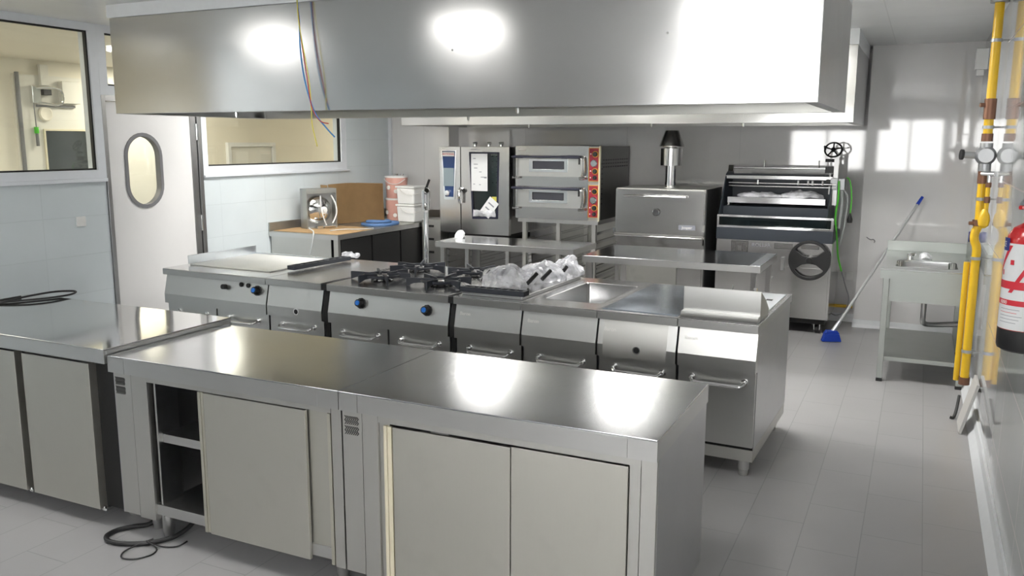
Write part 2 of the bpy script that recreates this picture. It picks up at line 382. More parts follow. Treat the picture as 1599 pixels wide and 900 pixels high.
# skirting
mb = MB(); cove = lambda x, s: [(x,0),(x-s*0.05,0),(x-s*0.045,0.012),(x-s*0.018,0.05),(x-s*0.012,0.10),(x,0.10)]
struct('baseboard_right', MB().prism(cove(RX, 1), FY, 8.79, 'y'), M['whitecove'])
struct('baseboard_left', MB().prism(cove(LX, -1), FY, DR[0]-0.01, 'y'), M['whitecove'])
cb = lambda y: [(y,0),(y-0.035,0),(y-0.033,0.01),(y-0.014,0.03),(y-0.010,0.075),(y,0.075)]
mb = MB().prism(cb(BY), AX1-0.01, RX-0.05, 'x'); mb.prism(cb(RBY), AX0, AX1-0.01, 'x')
struct('baseboard_back', mb, M['whitecove'])
struct('trim_2', MB().box(-5.858, -5.825, 8.80, 8.84, 0.1, CZ), M['frame'])
tag(obj('switch_plate', MB().box(LX, LX+0.010, 4.475, 4.555, 1.125, 1.20), M['white'], bevel=0.003), 'small white switch plate on pale blue left wall below the window', 'switch')

# room beyond the left wall
fx = -9.05
mb = MB(); mb.box(fx-0.1, fx, 1.2, 16.9, 0, CZ); mb.box(fx, LX-0.12, 16.8, 16.9, 0, CZ); mb.box(fx, LX-0.12, 1.2, 1.3, 0, CZ); mb.box(LX-0.14, LX-0.121, 9.2, 16.8, 0, CZ)
struct('wall_far', mb, M['farwall'])
struct('ceiling_far', MB().box(fx-0.1, LX-0.14, 1.2, 16.9, CZ, CZ+0.08), M['farwall'])
o = obj('wall_panel', MB().box(fx+0.001, fx+0.04, 6.26, 9.0, 0, 2.50), M['farpanel']); o.name = 'wall_panel'; o['kind'] = 'structure'
tag(obj('conduit', MB().cyl((fx+0.06, 6.29, 0.0), (fx+0.06, 6.29, 2.52), 0.022), M['grub']), 'thin grey vertical conduit on cream wall seen through the left window', 'pipe')
t = thing('door_latch', 'chrome latch bracket on the cream wall seen through the left window', 'latch', (fx+0.05, 6.58, 2.19))
obj('bracket', MB().box(fx+0.04, fx+0.10, 6.43, 6.54, 2.19, 2.385), M['chrome'], t, bevel=0.01)
obj('lever', MB().tube([(fx+0.09,6.48,2.36),(fx+0.12,6.62,2.37),(fx+0.12,6.76,2.35),(fx+0.12,6.79,2.25),(fx+0.10,6.74,2.185),(fx+0.09,6.5,2.20)], 0.014), M['chrome'], t)
obj('latch_block', MB().box(fx+0.04, fx+0.11, 6.56, 6.66, 2.285, 2.35), M['black'], t, bevel=0.004)
obj('rail', MB().box(fx+0.04, fx+0.07, 6.5, 6.98, 2.155, 2.178), M['grub'], t)
tag(obj('junction_box', MB().box(fx+0.04, fx+0.12, 6.79, 7.02, 2.20, 2.45), M['farpanel'], bevel=0.006), 'cream rectangular box beside the chrome latch beyond the window', 'box')
tag(obj('cable_duct', MB().box(fx+0.04, fx+0.08, 6.56, 6.66, 2.39, 2.62), M['farpanel'], bevel=0.004), 'cream vertical duct above the chrome latch beyond the window', 'duct')
tag(obj('round_cover', MB().lathe([(0.0,0.0),(0.085,0.0),(0.085,0.02),(0.07,0.03),(0.05,0.022),(0.0,0.022)], (fx+0.04, 6.60, 2.08), 'x'), M['farwall']), 'round cream cover plate below the latch beyond the window', 'cover')
t = thing('pull_cord', 'hanging cord with green end piece on wall beyond the left window', 'cord', (fx+0.07, 6.46, 1.75))
obj('string', MB().cyl((fx+0.07,6.455,2.2), (fx+0.07,6.462,1.93), 0.006, n=8), M['grub'], t)
obj('grip', MB().cyl((fx+0.07,6.462,1.93), (fx+0.07,6.462,1.86), 0.024, n=12), M['green'], t)
obj('weight', MB().cyl((fx+0.07,6.462,1.86), (fx+0.07,6.465,1.72), 0.018, n=12), M['grub'], t)
t = thing('dark_hatch', 'dark glazed hatch in the cream wall beyond the left window', 'hatch', (fx+0.04, 6.85, 1.2))
obj('hatch_glass', MB().box(fx+0.045, fx+0.05, 6.58, 7.17, 1.0, 1.89), M['fardark'], t)
obj('hatch_frame', MB().prism(rect(6.56,7.19,0.98,1.91), fx+0.04, fx+0.06, 'x', [rect(6.58,7.17,1.0,1.89)]), M['cream'], t)
t = bpy.data.objects.new('door_2', None); COL.objects.link(t); t.location = (fx+0.0005, 9.9, 0); t['kind'] = 'structure'
obj('door_surround', MB().prism([(9.42,0.0),(10.42,0.0),(10.42,1.76),(9.42,1.76)], fx, fx+0.05, 'x', [[(9.48,0.04),(10.36,0.04),(10.36,1.70),(9.48,1.70)]]), M['white'], t)
obj('door_leaf', MB().box(fx+0.001, fx+0.02, 9.485, 10.355, 0.045, 1.695), M['farpanel'], t)
tag(obj('air_grille', MB().box(fx+0.9, fx+1.9, 7.0, 7.6, CZ-0.02, CZ-0.002), M['grub']), 'dark ceiling grille in the cream room beyond the left window', 'vent')

# ceiling lights
def ceiling_light(x, y, label, mat='lamp', w=0.6, d=0.6):
    t = thing('ceiling_light', label, 'ceiling light', (x, y, CZ), group='recessed ceiling lights')
    obj('lamp_frame', MB().prism([(x-w/2-0.03,y-d/2-0.03),(x+w/2+0.03,y-d/2-0.03),(x+w/2+0.03,y+d/2+0.03),(x-w/2-0.03,y+d/2+0.03)], CZ-0.014, CZ-0.001, 'z',
        [[(x-w/2,y-d/2),(x+w/2,y-d/2),(x+w/2,y+d/2),(x-w/2,y+d/2)]]), M['white'], t)
    obj('diffuser', MB().box(x-w/2, x+w/2, y-d/2, y+d/2, CZ-0.010, CZ-0.003), M[mat], t)
for x, y, l, mt in ((-5.15,2.3,'square ceiling light before the hood, nearest the left wall','lampdim'), (-3.25,2.3,'square ceiling light before the middle of the hood','lampdim'), (-1.25,2.3,'square ceiling light before the right end of the hood','lampdim'),
             (-4.62,6.05,'square ceiling light between the hoods, nearest the left wall','lamp'), (-2.85,6.05,'square ceiling light between the hoods, in the middle','lamp'), (-1.1,6.05,'square ceiling light between the hoods, nearest the right wall','lamp'),
             ):
    ceiling_light(x, y, l, mt, 0.52, 0.52)
ceiling_light(-7.5, 4.2, 'warm ceiling light in the cream room, near end', 'farlamp', 0.6, 1.2)
ceiling_light(-8.2, 7.8, 'warm ceiling light in the cream room, middle', 'farlamp', 0.6, 1.2)
ceiling_light(-7.5, 13.0, 'warm ceiling light in the cream room, far end', 'farlamp', 0.6, 1.2)

# ------------------------------------------------------------------ extraction hoods
def hood(x0, x1, y0, y1, z0, z1, label, plugs, rivets=()):
    t = thing('extraction_hood', label, 'hood', ((x0+x1)/2, (y0+y1)/2, z0), group='ceiling extraction hoods')
    w = 0.012
    obj('front_panel', MB().box(x0, x1, y0, y0+w, z0, z1), M['hood'], t, bevel=0.003)
    obj('back_panel', MB().box(x0, x1, y1-w, y1, z0, z1), M['hood_in'], t)
    obj('side_panel', MB().box(x1-w, x1, y0+w, y1-w, z0, z1), M['side'], t)
    obj('side_panel', MB().box(x0, x0+w, y0+w, y1-w, z0, z1), M['side'], t)
    obj('top_panel', MB().box(x0+w, x1-w, y0+w, y1-w, z1-0.02, z1), M['hood_in'], t)
    g = 0.055
    mb = MB()
    for a, b, c, d in ((x0+w, x1-w, y0+w, y0+w+g), (x0+w, x1-w, y1-w-g, y1-w), (x0+w, x0+w+g, y0+w+g, y1-w-g), (x1-w-g, x1-w, y0+w+g, y1-w-g)):
        mb.box(a, b, c, d, z0+0.002, z0+0.006)
    mb.box(x0+w+g, x1-w-g, y0+w+g, y0+w+g+0.004, z0+0.002, z0+0.05); mb.box(x0+w+g, x1-w-g, y1-w-g-0.004, y1-w-g, z0+0.002, z0+0.05)
    obj('grease_gutter', mb, M['hood_in'], t)
    for px in rivets: obj('rivet', MB().lathe([(0.0,-0.003),(0.004,-0.0025),(0.006,0.0)], (px[0],y0-0.0002,px[1]), 'y', n=12), M['dark'], t)
    n = int((x1-x0-0.2)/0.5); fw = (x1-x0-0.2)/n; ym = (y0+y1)/2
    for i in range(n):
        a = x0+0.1+i*fw
        f = MB()
        for s in (-1, 1):
            p = [(ym+s*0.05, z0+0.18), (ym+s*0.45, z0+0.42), (ym+s*0.45, z0+0.45), (ym+s*0.05, z0+0.21)]
            f.prism(p, a+0.005, a+fw-0.005, 'x')
            for k in range(8):
                xx = a+0.03+k*(fw-0.06)/7
                f.prism([(ym+s*0.07, z0+0.17), (ym+s*0.43, z0+0.386), (ym+s*0.43, z0+0.405), (ym+s*0.07, z0+0.19)], xx, xx+0.02, 'x')
        obj('grease_filter', f, M['dull'], t)
    for px, py in plugs:
        obj('drain_plug', MB().cyl((px,py,z0+0.004),(px,py,z0-0.022), 0.011, n=12).cyl((px,py,z0-0.022),(px,py,z0-0.030), 0.007, n=12), M['chrome'], t)
    return t
hood(-4.97, -0.450, 4.17, 5.645, 1.960, 2.585, 'long stainless steel extraction hood nearest the camera, hanging over the cooking island', ((-3.95,4.22),(-1.98,4.22),(-3.0,5.55)), ((-2.35,2.27),(-1.16,2.30)))
hood(-4.80, -0.528, 7.45, 8.838, 1.941, 2.545, 'stainless steel extraction hood on the back wall behind the larger front hood', ((-3.4,7.5),(-2.2,7.5),(-1.4,7.5)))
struct('trim_3', MB().box(-4.985, -0.45, 4.165, 5.645, 2.587, CZ), M['whitecove'])
struct('trim_4', MB().box(-4.80, -0.525, 7.45, 8.838, 2.547, CZ), M['whitecove'])
# cables dangling in front of the hood
wt = (-3.349, 4.10, CZ)
for nm, pts, mat, lab in (
    ('blue', [wt, (-3.335,4.11,2.50), (-3.325,4.10,2.30), (-3.295,4.095,2.12), (-3.235,4.095,1.95), (-3.16,4.10,1.86), (-3.100,4.10,1.805)], 'bluecable', 'loose blue cable hanging down before the front hood'),
    ('red', [(wt[0]+0.006,4.10,CZ), (-3.325,4.105,2.40), (-3.285,4.10,2.15), (-3.25,4.09,1.98), (-3.20,4.095,1.90), (-3.141,4.10,1.882)], 'redcable', 'thin dark red cable curling before the front hood'),
    ('yellow', [(wt[0]+0.012,4.10,CZ), (-3.32,4.09,2.45), (-3.27,4.095,2.15), (-3.262,4.10,1.98), (-3.26,4.10,1.88), (-3.228,4.10,1.75)], 'yelcable', 'thin yellow cable hanging lowest before the front hood')):
    tag(obj('hanging_cable', MB().tube(pts, 0.003 if nm != 'blue' else 0.0045, n=8), M[mat]), lab, 'cable', 'loose cables hanging from the ceiling')

# ------------------------------------------------------------------ front counters
def wavy_vents(x0, x1, z0, z1, y):
    mb = MB()
    for r in range(2):
        zt = z1-r*(z1-z0)*0.52; zb = zt-(z1-z0)*0.44
        for c in range(7):
            cx = x0+(c+0.5)*(x1-x0)/7; pts = []
            for k in range(5): pts.append((cx+(0.006 if k % 2 else -0.002), zt-(zt-zb)*k/4))
            poly = [(p[0]-0.0022, p[1]) for p in pts]+[(p[0]+0.0022, p[1]) for p in reversed(pts)]
            mb.prism(poly, y-0.0012, y+0.002, 'y')
    return mb
FYc, BYc, ZT, ZL = 2.540, 3.262, 0.843, 0.768
def counter_top(x0, x1, t, z=ZT, zl=ZL, y0=FYc, y1=BYc, mat='top', seam=(0.0,0.0)):
    w = 0.0015
    obj('worktop', MB().box(x0+w, x1-w, y0, y1, z-0.006, z), M[mat], t, bevel=0.0025)
    mb = MB()
    mb.box(x0+w+seam[0], x1-w-seam[1], y0, y0+0.012, zl, z-0.0062); mb.box(x0+w, x1-w, y1-0.012, y1, zl, z-0.0062)
    mb.box(x1-w-0.012, x1-w, y0+0.0125, y1-0.0125, zl, z-0.0062); mb.box(x0+w, x0+w+0.012, y0+0.0125, y1-0.0125, zl, z-0.0062)
    obj('worktop_edge', mb, M['edge'], t, bevel=0.0012)
    if seam[0]: obj('corner_cap', MB().box(x0+w, x0+w+seam[0]-0.0006, y0-0.0005, y0+0.012, zl, z-0.0062), M['edge'], t)
    if seam[1]: obj('corner_cap', MB().box(x1-w-seam[1]+0.0006, x1-w, y0-0.0005, y0+0.012, zl, z-0.0062), M['edge'], t)
def foot(x, y, t, h=0.12, r=0.026):
    obj('leg', MB().lathe([(r*0.72,0.0),(r*0.8,0.004),(r*0.85,0.02),(r,0.028),(r,h)], (x, y, 0)), M['edge'], t)

# middle cabinet (one sliding door pushed aside, bay open)
t = thing('hot_cupboard', 'middle stainless steel counter cabinet with an open bay and sliding door', 'cabinet', (-2.572, 2.9, 0), group='front stainless counters')
X0, X1 = -3.20, -1.943
counter_top(X0, X1, t, seam=(0.10,0.10))
PY = 2.556
mb = MB(); mb.box(X0+0.018, -3.081, PY, PY+0.50, 0.105, ZL-0.0005); obj('vent_strip', mb, M['panel'], t, bevel=0.001)
obj('vent', wavy_vents(-3.178, -3.118, 0.665, 0.745, PY), M['gap'], t, label='black wavy ventilation slots')
obj('stile', MB().box(-3.079, -2.985, PY, PY+0.03, 0.098, ZL-0.0005), M['panel'], t, bevel=0.001)
obj('top_rail', MB().box(-2.985, -1.995, PY+0.001, PY+0.02, 0.742, ZL-0.0005), M['panel'], t)
# carcass
mb = MB()
mb.box(-3.079, -1.99, 3.20, 3.22, 0.11, ZL-0.001); mb.box(-3.079, -3.068, PY+0.031, 3.20, 0.11, ZL-0.001); mb.box(-2.005, -1.99, PY+0.045, 3.20, 0.11, ZL-0.001)
mb.box(-3.068, -2.005, PY+0.05, 3.20, ZL-0.012, ZL-0.001)
obj('carcass', mb, M['dark'], t)
obj('carcass_divider', MB().box(-2.965, -2.955, PY+0.02, PY+0.14, 0.115, 0.742), M['edge'], t)
obj('bottom_shelf', MB().box(-2.985, -2.006, PY+0.012, 3.199, 0.125, 0.173), M['edge'], t, bevel=0.001)
obj('shelf', MB().box(-2.955, -2.006, PY+0.045, 3.199, 0.458, 0.497), M['edge'], t, bevel=0.001)
mb = MB(); mb.box(-2.90, -2.88, 2.95, 3.19, 0.56, 0.60); mb.box(-2.88, -2.62, 3.06, 3.08, 0.575, 0.595)
obj('heater_bracket', mb, M['edge'], t)
obj('fan_grille', MB().lathe([(0.0,0),(0.055,0),(0.055,0.006),(0.045,0.006),(0.045,0.002),(0.03,0.002),(0.03,0.006),(0.0,0.006)], (-2.72, 3.19, 0.37), 'y'), M['gap'], t)
def sliding(x0, x1, y, z0, z1, par, mat='door'):
    d = obj('door', MB().box(x0, x1, y, y+0.016, z0, z1), M[mat], par, bevel=0.002)
    return d
d = sliding(-2.652, -2.118, PY-0.004, 0.108, 0.738, t)
obj('door_handle', MB().box(-2.682, -2.668, PY-0.006, PY+0.008, 0.112, 0.74).box(-2.667, -2.654, PY-0.002, PY+0.010, 0.112, 0.74), M['warmstrip'], d, label='pale full-height grip strip of the sliding door')
sliding(-2.45, -2.010, PY+0.020, 0.118, 0.741, t)
obj('stile', MB().box(-2.010, -1.995, PY-0.004, PY+0.02, 0.112, 0.742), M['warmstrip'], t)
obj('stile', MB().box(-1.993, -1.946, PY, PY+0.5, 0.105, ZL-0.0005), M['panel'], t, bevel=0.001)
for x, y in ((-3.09, 2.66), (-2.975, 2.615), (-2.03, 2.65), (-3.05, 3.12), (-2.03, 3.12)): foot(x, y, t)

obj('back_panel', MB().box(-3.19, -1.953, 3.2205, 3.232, 0.105, ZL-0.001), M['side'], t)  # unseen lighter sheet, added to brighten what the island doors reflect
# right-hand cabinet
t = thing('hot_cupboard', 'right-hand stainless steel counter cabinet with two closed sliding doors', 'cabinet', (-1.318, 2.9, 0), group='front stainless counters')
X0, X1 = -1.943, -0.694
counter_top(X0, X1, t, seam=(0.085,0.10))
obj('vent_strip', MB().box(X0+0.004, -1.850, PY, PY+0.50, 0.105, ZL-0.0005), M['panel'], t, bevel=0.001)
obj('vent', wavy_vents(-1.930, -1.866, 0.668, 0.745, PY), M['gap'], t, label='black wavy ventilation slots')
obj('stile', MB().box(-1.848, -1.778, PY, PY+0.03, 0.098, ZL-0.0005), M['panel'], t, bevel=0.001)
obj('top_rail', MB().box(-1.777, -0.752, PY+0.001, PY+0.02, 0.739, ZL-0.0005), M['panel'], t)
mb = MB(); mb.box(-1.84, -0.71, 3.20, 3.22, 0.11, ZL-0.001); mb.box(-1.777, -0.712, PY+0.045, 3.20, 0.11, 0.13); mb.box(-1.777, -0.712, PY+0.045, 3.20, ZL-0.012, ZL-0.001)
obj('carcass', mb, M['dark'], t)
obj('track', MB().box(-1.777, -1.73, PY+0.012, PY+0.03, 0.11, 0.739), M['panel'], t)
sliding(-1.715, -1.226, PY+0.004, 0.112, 0.727, t)
obj('door_handle', MB().box(-1.752, -1.738, PY+0.000, PY+0.016, 0.112, 0.729).box(-1.737, -1.719, PY+0.003, PY+0.014, 0.112, 0.727), M['cream'], t, label='pale full-height grip strip of the sliding door')
sliding(-1.220, -0.795, PY-0.003, 0.112, 0.733, t)
obj('stile', MB().box(-0.792, -0.755, PY+0.008, PY+0.03, 0.112, 0.739), M['panel'], t)
obj('stile', MB().box(-0.751, X1-0.004, PY, PY+0.02, 0.100, ZL-0.0005), M['panel'], t, bevel=0.001)
obj('side_panel', MB().box(X1-0.014, X1-0.003, PY+0.0205, 3.245, 0.100, ZL-0.0005), M['side'], t, bevel=0.001)
for x, y in ((-1.86, 2.65), (-0.80, 2.65), (-1.86, 3.12), (-0.78, 3.12)): foot(x, y, t)

obj('back_panel', MB().box(-1.84, -0.709, 3.2205, 3.232, 0.105, ZL-0.001), M['side'], t)  # out of view; added over the dark carcass so island doors mirror brighter steel
# refrigerated counter on the left
t = thing('refrigerated_counter', 'left-hand refrigerated steel counter with two plain doors and black gaps', 'counter', (-4.0, 2.9, 0))
X0, X1, zt, zl, fy, by = -4.80, -3.208, 0.870, 0.803, 2.530, 3.31
w = 0.0
obj('worktop', MB().box(X0, X1, fy, by, zt-0.006, zt), M['topwarm'], t, bevel=0.0025)
mb = MB(); mb.box(X0, X1, fy, fy+0.012, zl, zt-0.0062); mb.box(X0, X1, by-0.012, by, zl, zt-0.0062); mb.box(X0, X0+0.012, fy+0.0125, by-0.0125, zl, zt-0.0062); mb.box(X1-0.012, X1, fy+0.0125, by-0.0125, zl, zt-0.0062)
obj('worktop_edge', mb, M['edge'], t, bevel=0.0012)
obj('carcass', MB().box(X0+0.02, X1-0.015, fy+0.07, by-0.02, 0.085, zl-0.002), M['gap'], t)
dz0, dz1, dy = 0.078, 0.782, 2.560
for a, b in ((-3.845+0.03, -3.352), (-4.33, -3.868), (-4.78, -4.39)):
    d = obj('door', MB().box(a, b, dy, dy+0.045, dz0, dz1), M['door'], t, bevel=0.002)
    obj('hinge', MB().box(b+0.006, b+0.03, dy+0.01, dy+0.05, dz0-0.006, dz0+0.006).cyl((b+0.014,dy+0.015,dz0+0.006),(b+0.014,dy+0.015,dz0+0.014),0.006,n=10), M['chrome'], d)
obj('side_panel', MB().box(X1-0.014, X1-0.006, fy+0.055, by-0.02, 0.085, zl-0.001), M['side'], t)
for x, y in ((-4.7,2.68),(-3.32,2.72),(-4.7,3.2),(-3.32,3.2)): foot(x, y, t, 0.085)
obj('back_panel', MB().box(X0+0.02, X1-0.016, by-0.0195, by-0.0125, 0.085, zl-0.003), M['side'], t)  # hidden steel sheet covering the black carcass, added to lighten island door reflections
tag(obj('cable', MB().tube([(-4.72,3.20,0.877),(-4.70,3.05,0.879),(-4.64,3.03,0.88),(-4.60,3.16,0.895),(-4.575,3.30,0.900),(-4.555,3.40,0.892),(-4.53,3.42,0.885),(-4.515,3.36,0.878),(-4.54,3.24,0.8765),(-4.60,3.12,0.8765),(-4.68,2.99,0.8765),(-4.73,2.90,0.8765)], 0.006, n=8), M['black']), 'thin black power cord looped on the left steel counter top', 'cord')
t = thing('floor_cable', 'black cable coiled on the floor below the middle cabinet', 'cable', (-3.05, 2.6, 0))
obj('thick_cable', MB().tube([(-3.12,2.72,0.10),(-3.13,2.66,0.02),(-3.18,2.60,0.013),(-3.222,2.54,0.012),(-3.215,2.475,0.012),(-3.15,2.445,0.012),(-3.06,2.465,0.012),(-2.98,2.52,0.012),(-2.92,2.60,0.02),(-2.89,2.68,0.06),(-2.88,2.72,0.14)], 0.0105, n=10), M['black'], t)
obj('thin_cable', MB().tube([(-2.98,2.53,0.026),(-3.02,2.47,0.012),(-3.03,2.41,0.005),(-2.99,2.37,0.005),(-2.93,2.39,0.005),(-2.90,2.45,0.005),(-2.93,2.50,0.005),(-2.99,2.50,0.0265),(-2.92,2.52,0.005),(-2.86,2.55,0.005),(-2.85,2.60,0.01)], 0.0035, n=8), M['black'], t)

# ------------------------------------------------------------------ cooking island
TH = 0.0266
IX, IY = -0.697, 4.405
def isl(u, v=0.0):      # u = metres from the right front corner towards the left, v = depth
    return (IX-u*math.cos(TH)+v*math.sin(TH), IY+u*math.sin(TH)+v*math.cos(TH))
D = 1.045; ZI = 0.853
def module(name, label, cat, xl, xr, doors=1, top=True, hole=None, brand=None, well=None, bare=False):
    """appliance standing in the cooking island; local x from its left edge, y from its front edge"""
    u0 = IX-xl; W = xr-xl-0.0015
    x, y = isl(u0)
    t = thing(name, label, cat, (x, y, 0), -TH, 'cooking island appliances')
    O = lambda nm, mb, mat, **k: obj(nm, mb, M[mat], k.pop('parent', t), world=False, **k)
    if well:
        a, b, c, d = well
        O('top_plate', MB().prism([(0,0),(W,0),(W,D),(0,D)], ZI-0.006, ZI, 'z', [[(a,c),(b,c),(b,d),(a,d)]]), 'rangetop', bevel=0.0015)
    else:
        O('top_plate', MB().box(0, W, 0, D, ZI-0.006, ZI), 'rangetop', bevel=0.002)
    mb = MB(); mb.box(0, W, 0, 0.012, 0.806, ZI-0.0062); mb.box(0, W, D-0.012, D, 0.806, ZI-0.0062); mb.box(0, 0.012, 0.0125, D-0.0125, 0.806, ZI-0.0062); mb.box(W-0.012, W, 0.0125, D-0.0125, 0.806, ZI-0.0062)
    O('top_edge', mb, 'edge', bevel=0.0012)
    O('control_panel', MB().prism([(0.035,0.8055),(0.0,0.662),(0.0,0.594),(0.06,0.590),(0.06,0.8055)], 0.004, W-0.004, 'x'), 'range', sharp=5)
    zt = 0.8055 if not well else 0.60
    O('body', MB().box(0.004, W-0.004, 0.061, D-0.03, 0.163, zt) if not well else MB().box(0.004, W-0.004, 0.061, D-0.03, 0.163, 0.60).box(0.004, 0.010, 0.061, D-0.03, 0.60, 0.8055).box(W-0.010, W-0.004, 0.061, D-0.03, 0.60, 0.8055), 'side')
    O('gap_strip', MB().box(0.008, W-0.008, 0.05, 0.06, 0.160, 0.178), 'gap')
    O('plinth', MB().box(0.004, W-0.004, 0.045, D-0.04, 0.096, 0.160), 'panel', bevel=0.001)
    if hole: O('key_hole', MB().cyl((hole[0], -0.0015, hole[1]), (hole[0], 0.004, hole[1]), 0.017, n=20), 'gap'); O('key_hole_rim', MB().lathe([(0.017,-0.003),(0.022,-0.003),(0.022,0.002),(0.017,0.002)], (hole[0],0,hole[1]), 'y', cap=False), 'chrome')
    dw = W/doors
    for i in range(doors):
        d = O('door', MB().box(i*dw+0.006, (i+1)*dw-0.006, 0.028, 0.048, 0.180, 0.588), 'range', bevel=0.0015)
        cx = i*dw+dw/2+0.01; hw = min(0.14, dw/2-0.05)
        O('door_handle', MB().tube([(cx-hw,0.03,0.535),(cx-hw,0.0,0.533),(cx-hw+0.012,-0.018,0.525),(cx-hw+0.03,-0.024,0.520),(cx,-0.025,0.519),(cx+hw-0.03,-0.024,0.520),(cx+hw-0.012,-0.018,0.525),(cx+hw,0.0,0.533),(cx+hw,0.03,0.535)], 0.0095, n=10, smooth=4).cyl((cx-hw,0.028,0.535),(cx-hw,0.022,0.535),0.018).cyl((cx+hw,0.028,0.535),(cx+hw,0.022,0.535),0.018), 'chrome', parent=d)
    for fx_ in (0.06, W-0.06):
        for fy_ in (0.10, D-0.12):
            O('leg', MB().lathe([(0.022,0.0),(0.026,0.01),(0.026,0.03),(0.030,0.036),(0.030,0.0955)], (fx_, fy_, 0)), 'edge')
    if brand is not None:
        # lettering lies on the sloping panel
        n = Vector((0, -0.1435, 0.035)).normalized(); up = Vector((0, 0.035, 0.1435)).normalized()
        oz = 0.738; oy = 0.035*(oz-0.662)/0.1435
        O('brand_mark', MB().text('Baron', 0.030, (0.035, oy-0.001, oz), (1,0,0), up, 0.0006), 'whiteaccent')
    return t, O, W
def knob(O, x, z, t, front=None):
    y = 0.035*max(0, min(1, (z-0.662)/0.1435))
    up = Vector((0, 0.035, 0.1435)).normalized(); n = Vector((0,-up.z, up.y))
    c = Vector((x, y, z))
    k = O('control_knob', MB().cyl(c, c+n*0.010, 0.036, n=10).cyl(c+n*0.010, c+n*0.044, 0.028, 0.024, n=24), 'black')
    O('knob_cap', MB().cyl(c+n*0.0435, c+n*0.049, 0.016, n=20), 'blue', parent=k)
BS = 4.445
def ul(xworld): return xworld
# --- griddle at the far left
t, O, W = module('gas_griddle', 'griddle unit at the left end of the cooking island with raised pale splash guard', 'griddle', -5.023, -4.026, doors=2)
knob(O, 0.905, 0.752, t)
O('igniter_button', MB().cyl((0.605,0.02,0.757),(0.605,-0.012,0.762),0.018,n=16), 'black')
O('panel_hole', MB().cyl((0.75,0.032,0.782),(0.75,0.020,0.784),0.016), 'gap'); O('panel_hole', MB().cyl((0.815,0.032,0.780),(0.815,0.020,0.782),0.016), 'gap')
O('griddle_plate', MB().box(0.065, 0.86, 0.20, 0.90, ZI+0.0005, ZI+0.012), 'griddle' if 'griddle' in M else 'paper', bevel=0.003) if False else None
M['griddle'] = steel('griddle_protected_plate', (0.80,0.80,0.78), 0.45, 0.15, (1,1,1), smudge=0.1)
O('griddle_plate', MB().box(0.065, 0.86, 0.20, 0.90, ZI+0.0005, ZI+0.010), 'griddle', bevel=0.003)
M['splash'] = steel('splash_guard_steel', (0.70,0.74,0.78), 0.3, 0.1, (1,1,40))
O('splash_guard', MB().prism([(0.19,ZI+0.0105),(0.90,ZI+0.0105),(0.90,ZI+0.075),(0.19,ZI+0.075)], 0.058, 0.064, 'x').box(0.065,0.85,0.895,0.901,ZI+0.0105,ZI+0.02), 'splash', bevel=0.0006)
# --- neutral unit beside it
t, O, W = module('neutral_worktop_unit', 'plain steel worktop unit beside the griddle, with one round key hole', 'worktop', -4.024, -3.540, doors=1, hole=(0.262, 0.640))
O('panel_hole', MB().cyl((0.1,0.02,0.75),(0.1,0.021,0.75),0.001), 'gap') if False else None
# --- four burner range
t, O, W = module('gas_range', 'four-burner gas range with black cast iron grates and two blue-capped knobs', 'range', -3.494, -2.556, doors=2)
knob(O, 0.268, 0.742, t); knob(O, 0.775, 0.742, t)
def arm(mb, cx, cy, ang, r0, r1, zb, h0, h1, w=0.012):
    # a cast rib, taller and thicker at the outer end
    c, s = math.cos(ang), math.sin(ang); nx, ny = -s, c
    pts = []
    for r, z0, z1, ww in ((r0, zb+h1*0.55, zb+h1, w*0.7), (r1-0.05, zb+h0*0.35, zb+h0, w), (r1, zb, zb+h0, w)):
        pts.append([(cx+c*r+nx*ww, cy+s*r+ny*ww, z0), (cx+c*r-nx*ww, cy+s*r-ny*ww, z0), (cx+c*r-nx*ww, cy+s*r-ny*ww, z1), (cx+c*r+nx*ww, cy+s*r+ny*ww, z1)])
    V = [[mb.bm.verts.new(p) for p in ring] for ring in pts]
    for A, B in zip(V, V[1:]):
        for k in range(4): mb.bm.faces.new((A[k], A[(k+1) % 4], B[(k+1) % 4], B[k]))
    mb.bm.faces.new(V[0][::-1]); mb.bm.faces.new(V[-1])
for i, (cx, cy) in enumerate(((0.235,0.30),(0.70,0.30),(0.235,0.76),(0.70,0.76))):
    bz = ZI+0.0005
    b = O('burner', MB().lathe([(0.0,0),(0.075,0),(0.078,0.006),(0.06,0.012),(0.055,0.022),(0.03,0.024),(0.0,0.024)], (cx,cy,bz)), 'ironenamel')
    O('burner_cap', MB().lathe([(0.0,0.0245),(0.042,0.0245),(0.045,0.030),(0.035,0.035),(0.0,0.037)], (cx,cy,bz)), 'chrome' if i == 1 else 'ironenamel', parent=b)
    g = MB(); a0 = 0.25+0.35*i
    for k in range(6): arm(g, cx, cy, a0+k*PI/3, 0.045, 0.200+0.025*(k % 2), bz, 0.054, 0.047, 0.006)
    ring = [(cx+0.125*math.cos(q), cy+0.125*math.sin(q), bz+0.034) for q in (2*PI*j/20 for j in range(20))]
    g.tube(ring, 0.009, n=6, smooth=0, closed=True)
    O('pan_support', g, 'iron', bevel=0.0015)
# --- grill base with a tray
t, O, W = module('grill_unit', 'narrow grill unit right of the range, topped by a raised steel tray', 'grill', -2.520, -2.063, doors=1, brand=1)
O('raised_tray', MB().box(0.022, W-0.022, 0.07, D-0.06, ZI+0.0005, ZI+0.022), 'rangetop', bevel=0.004)
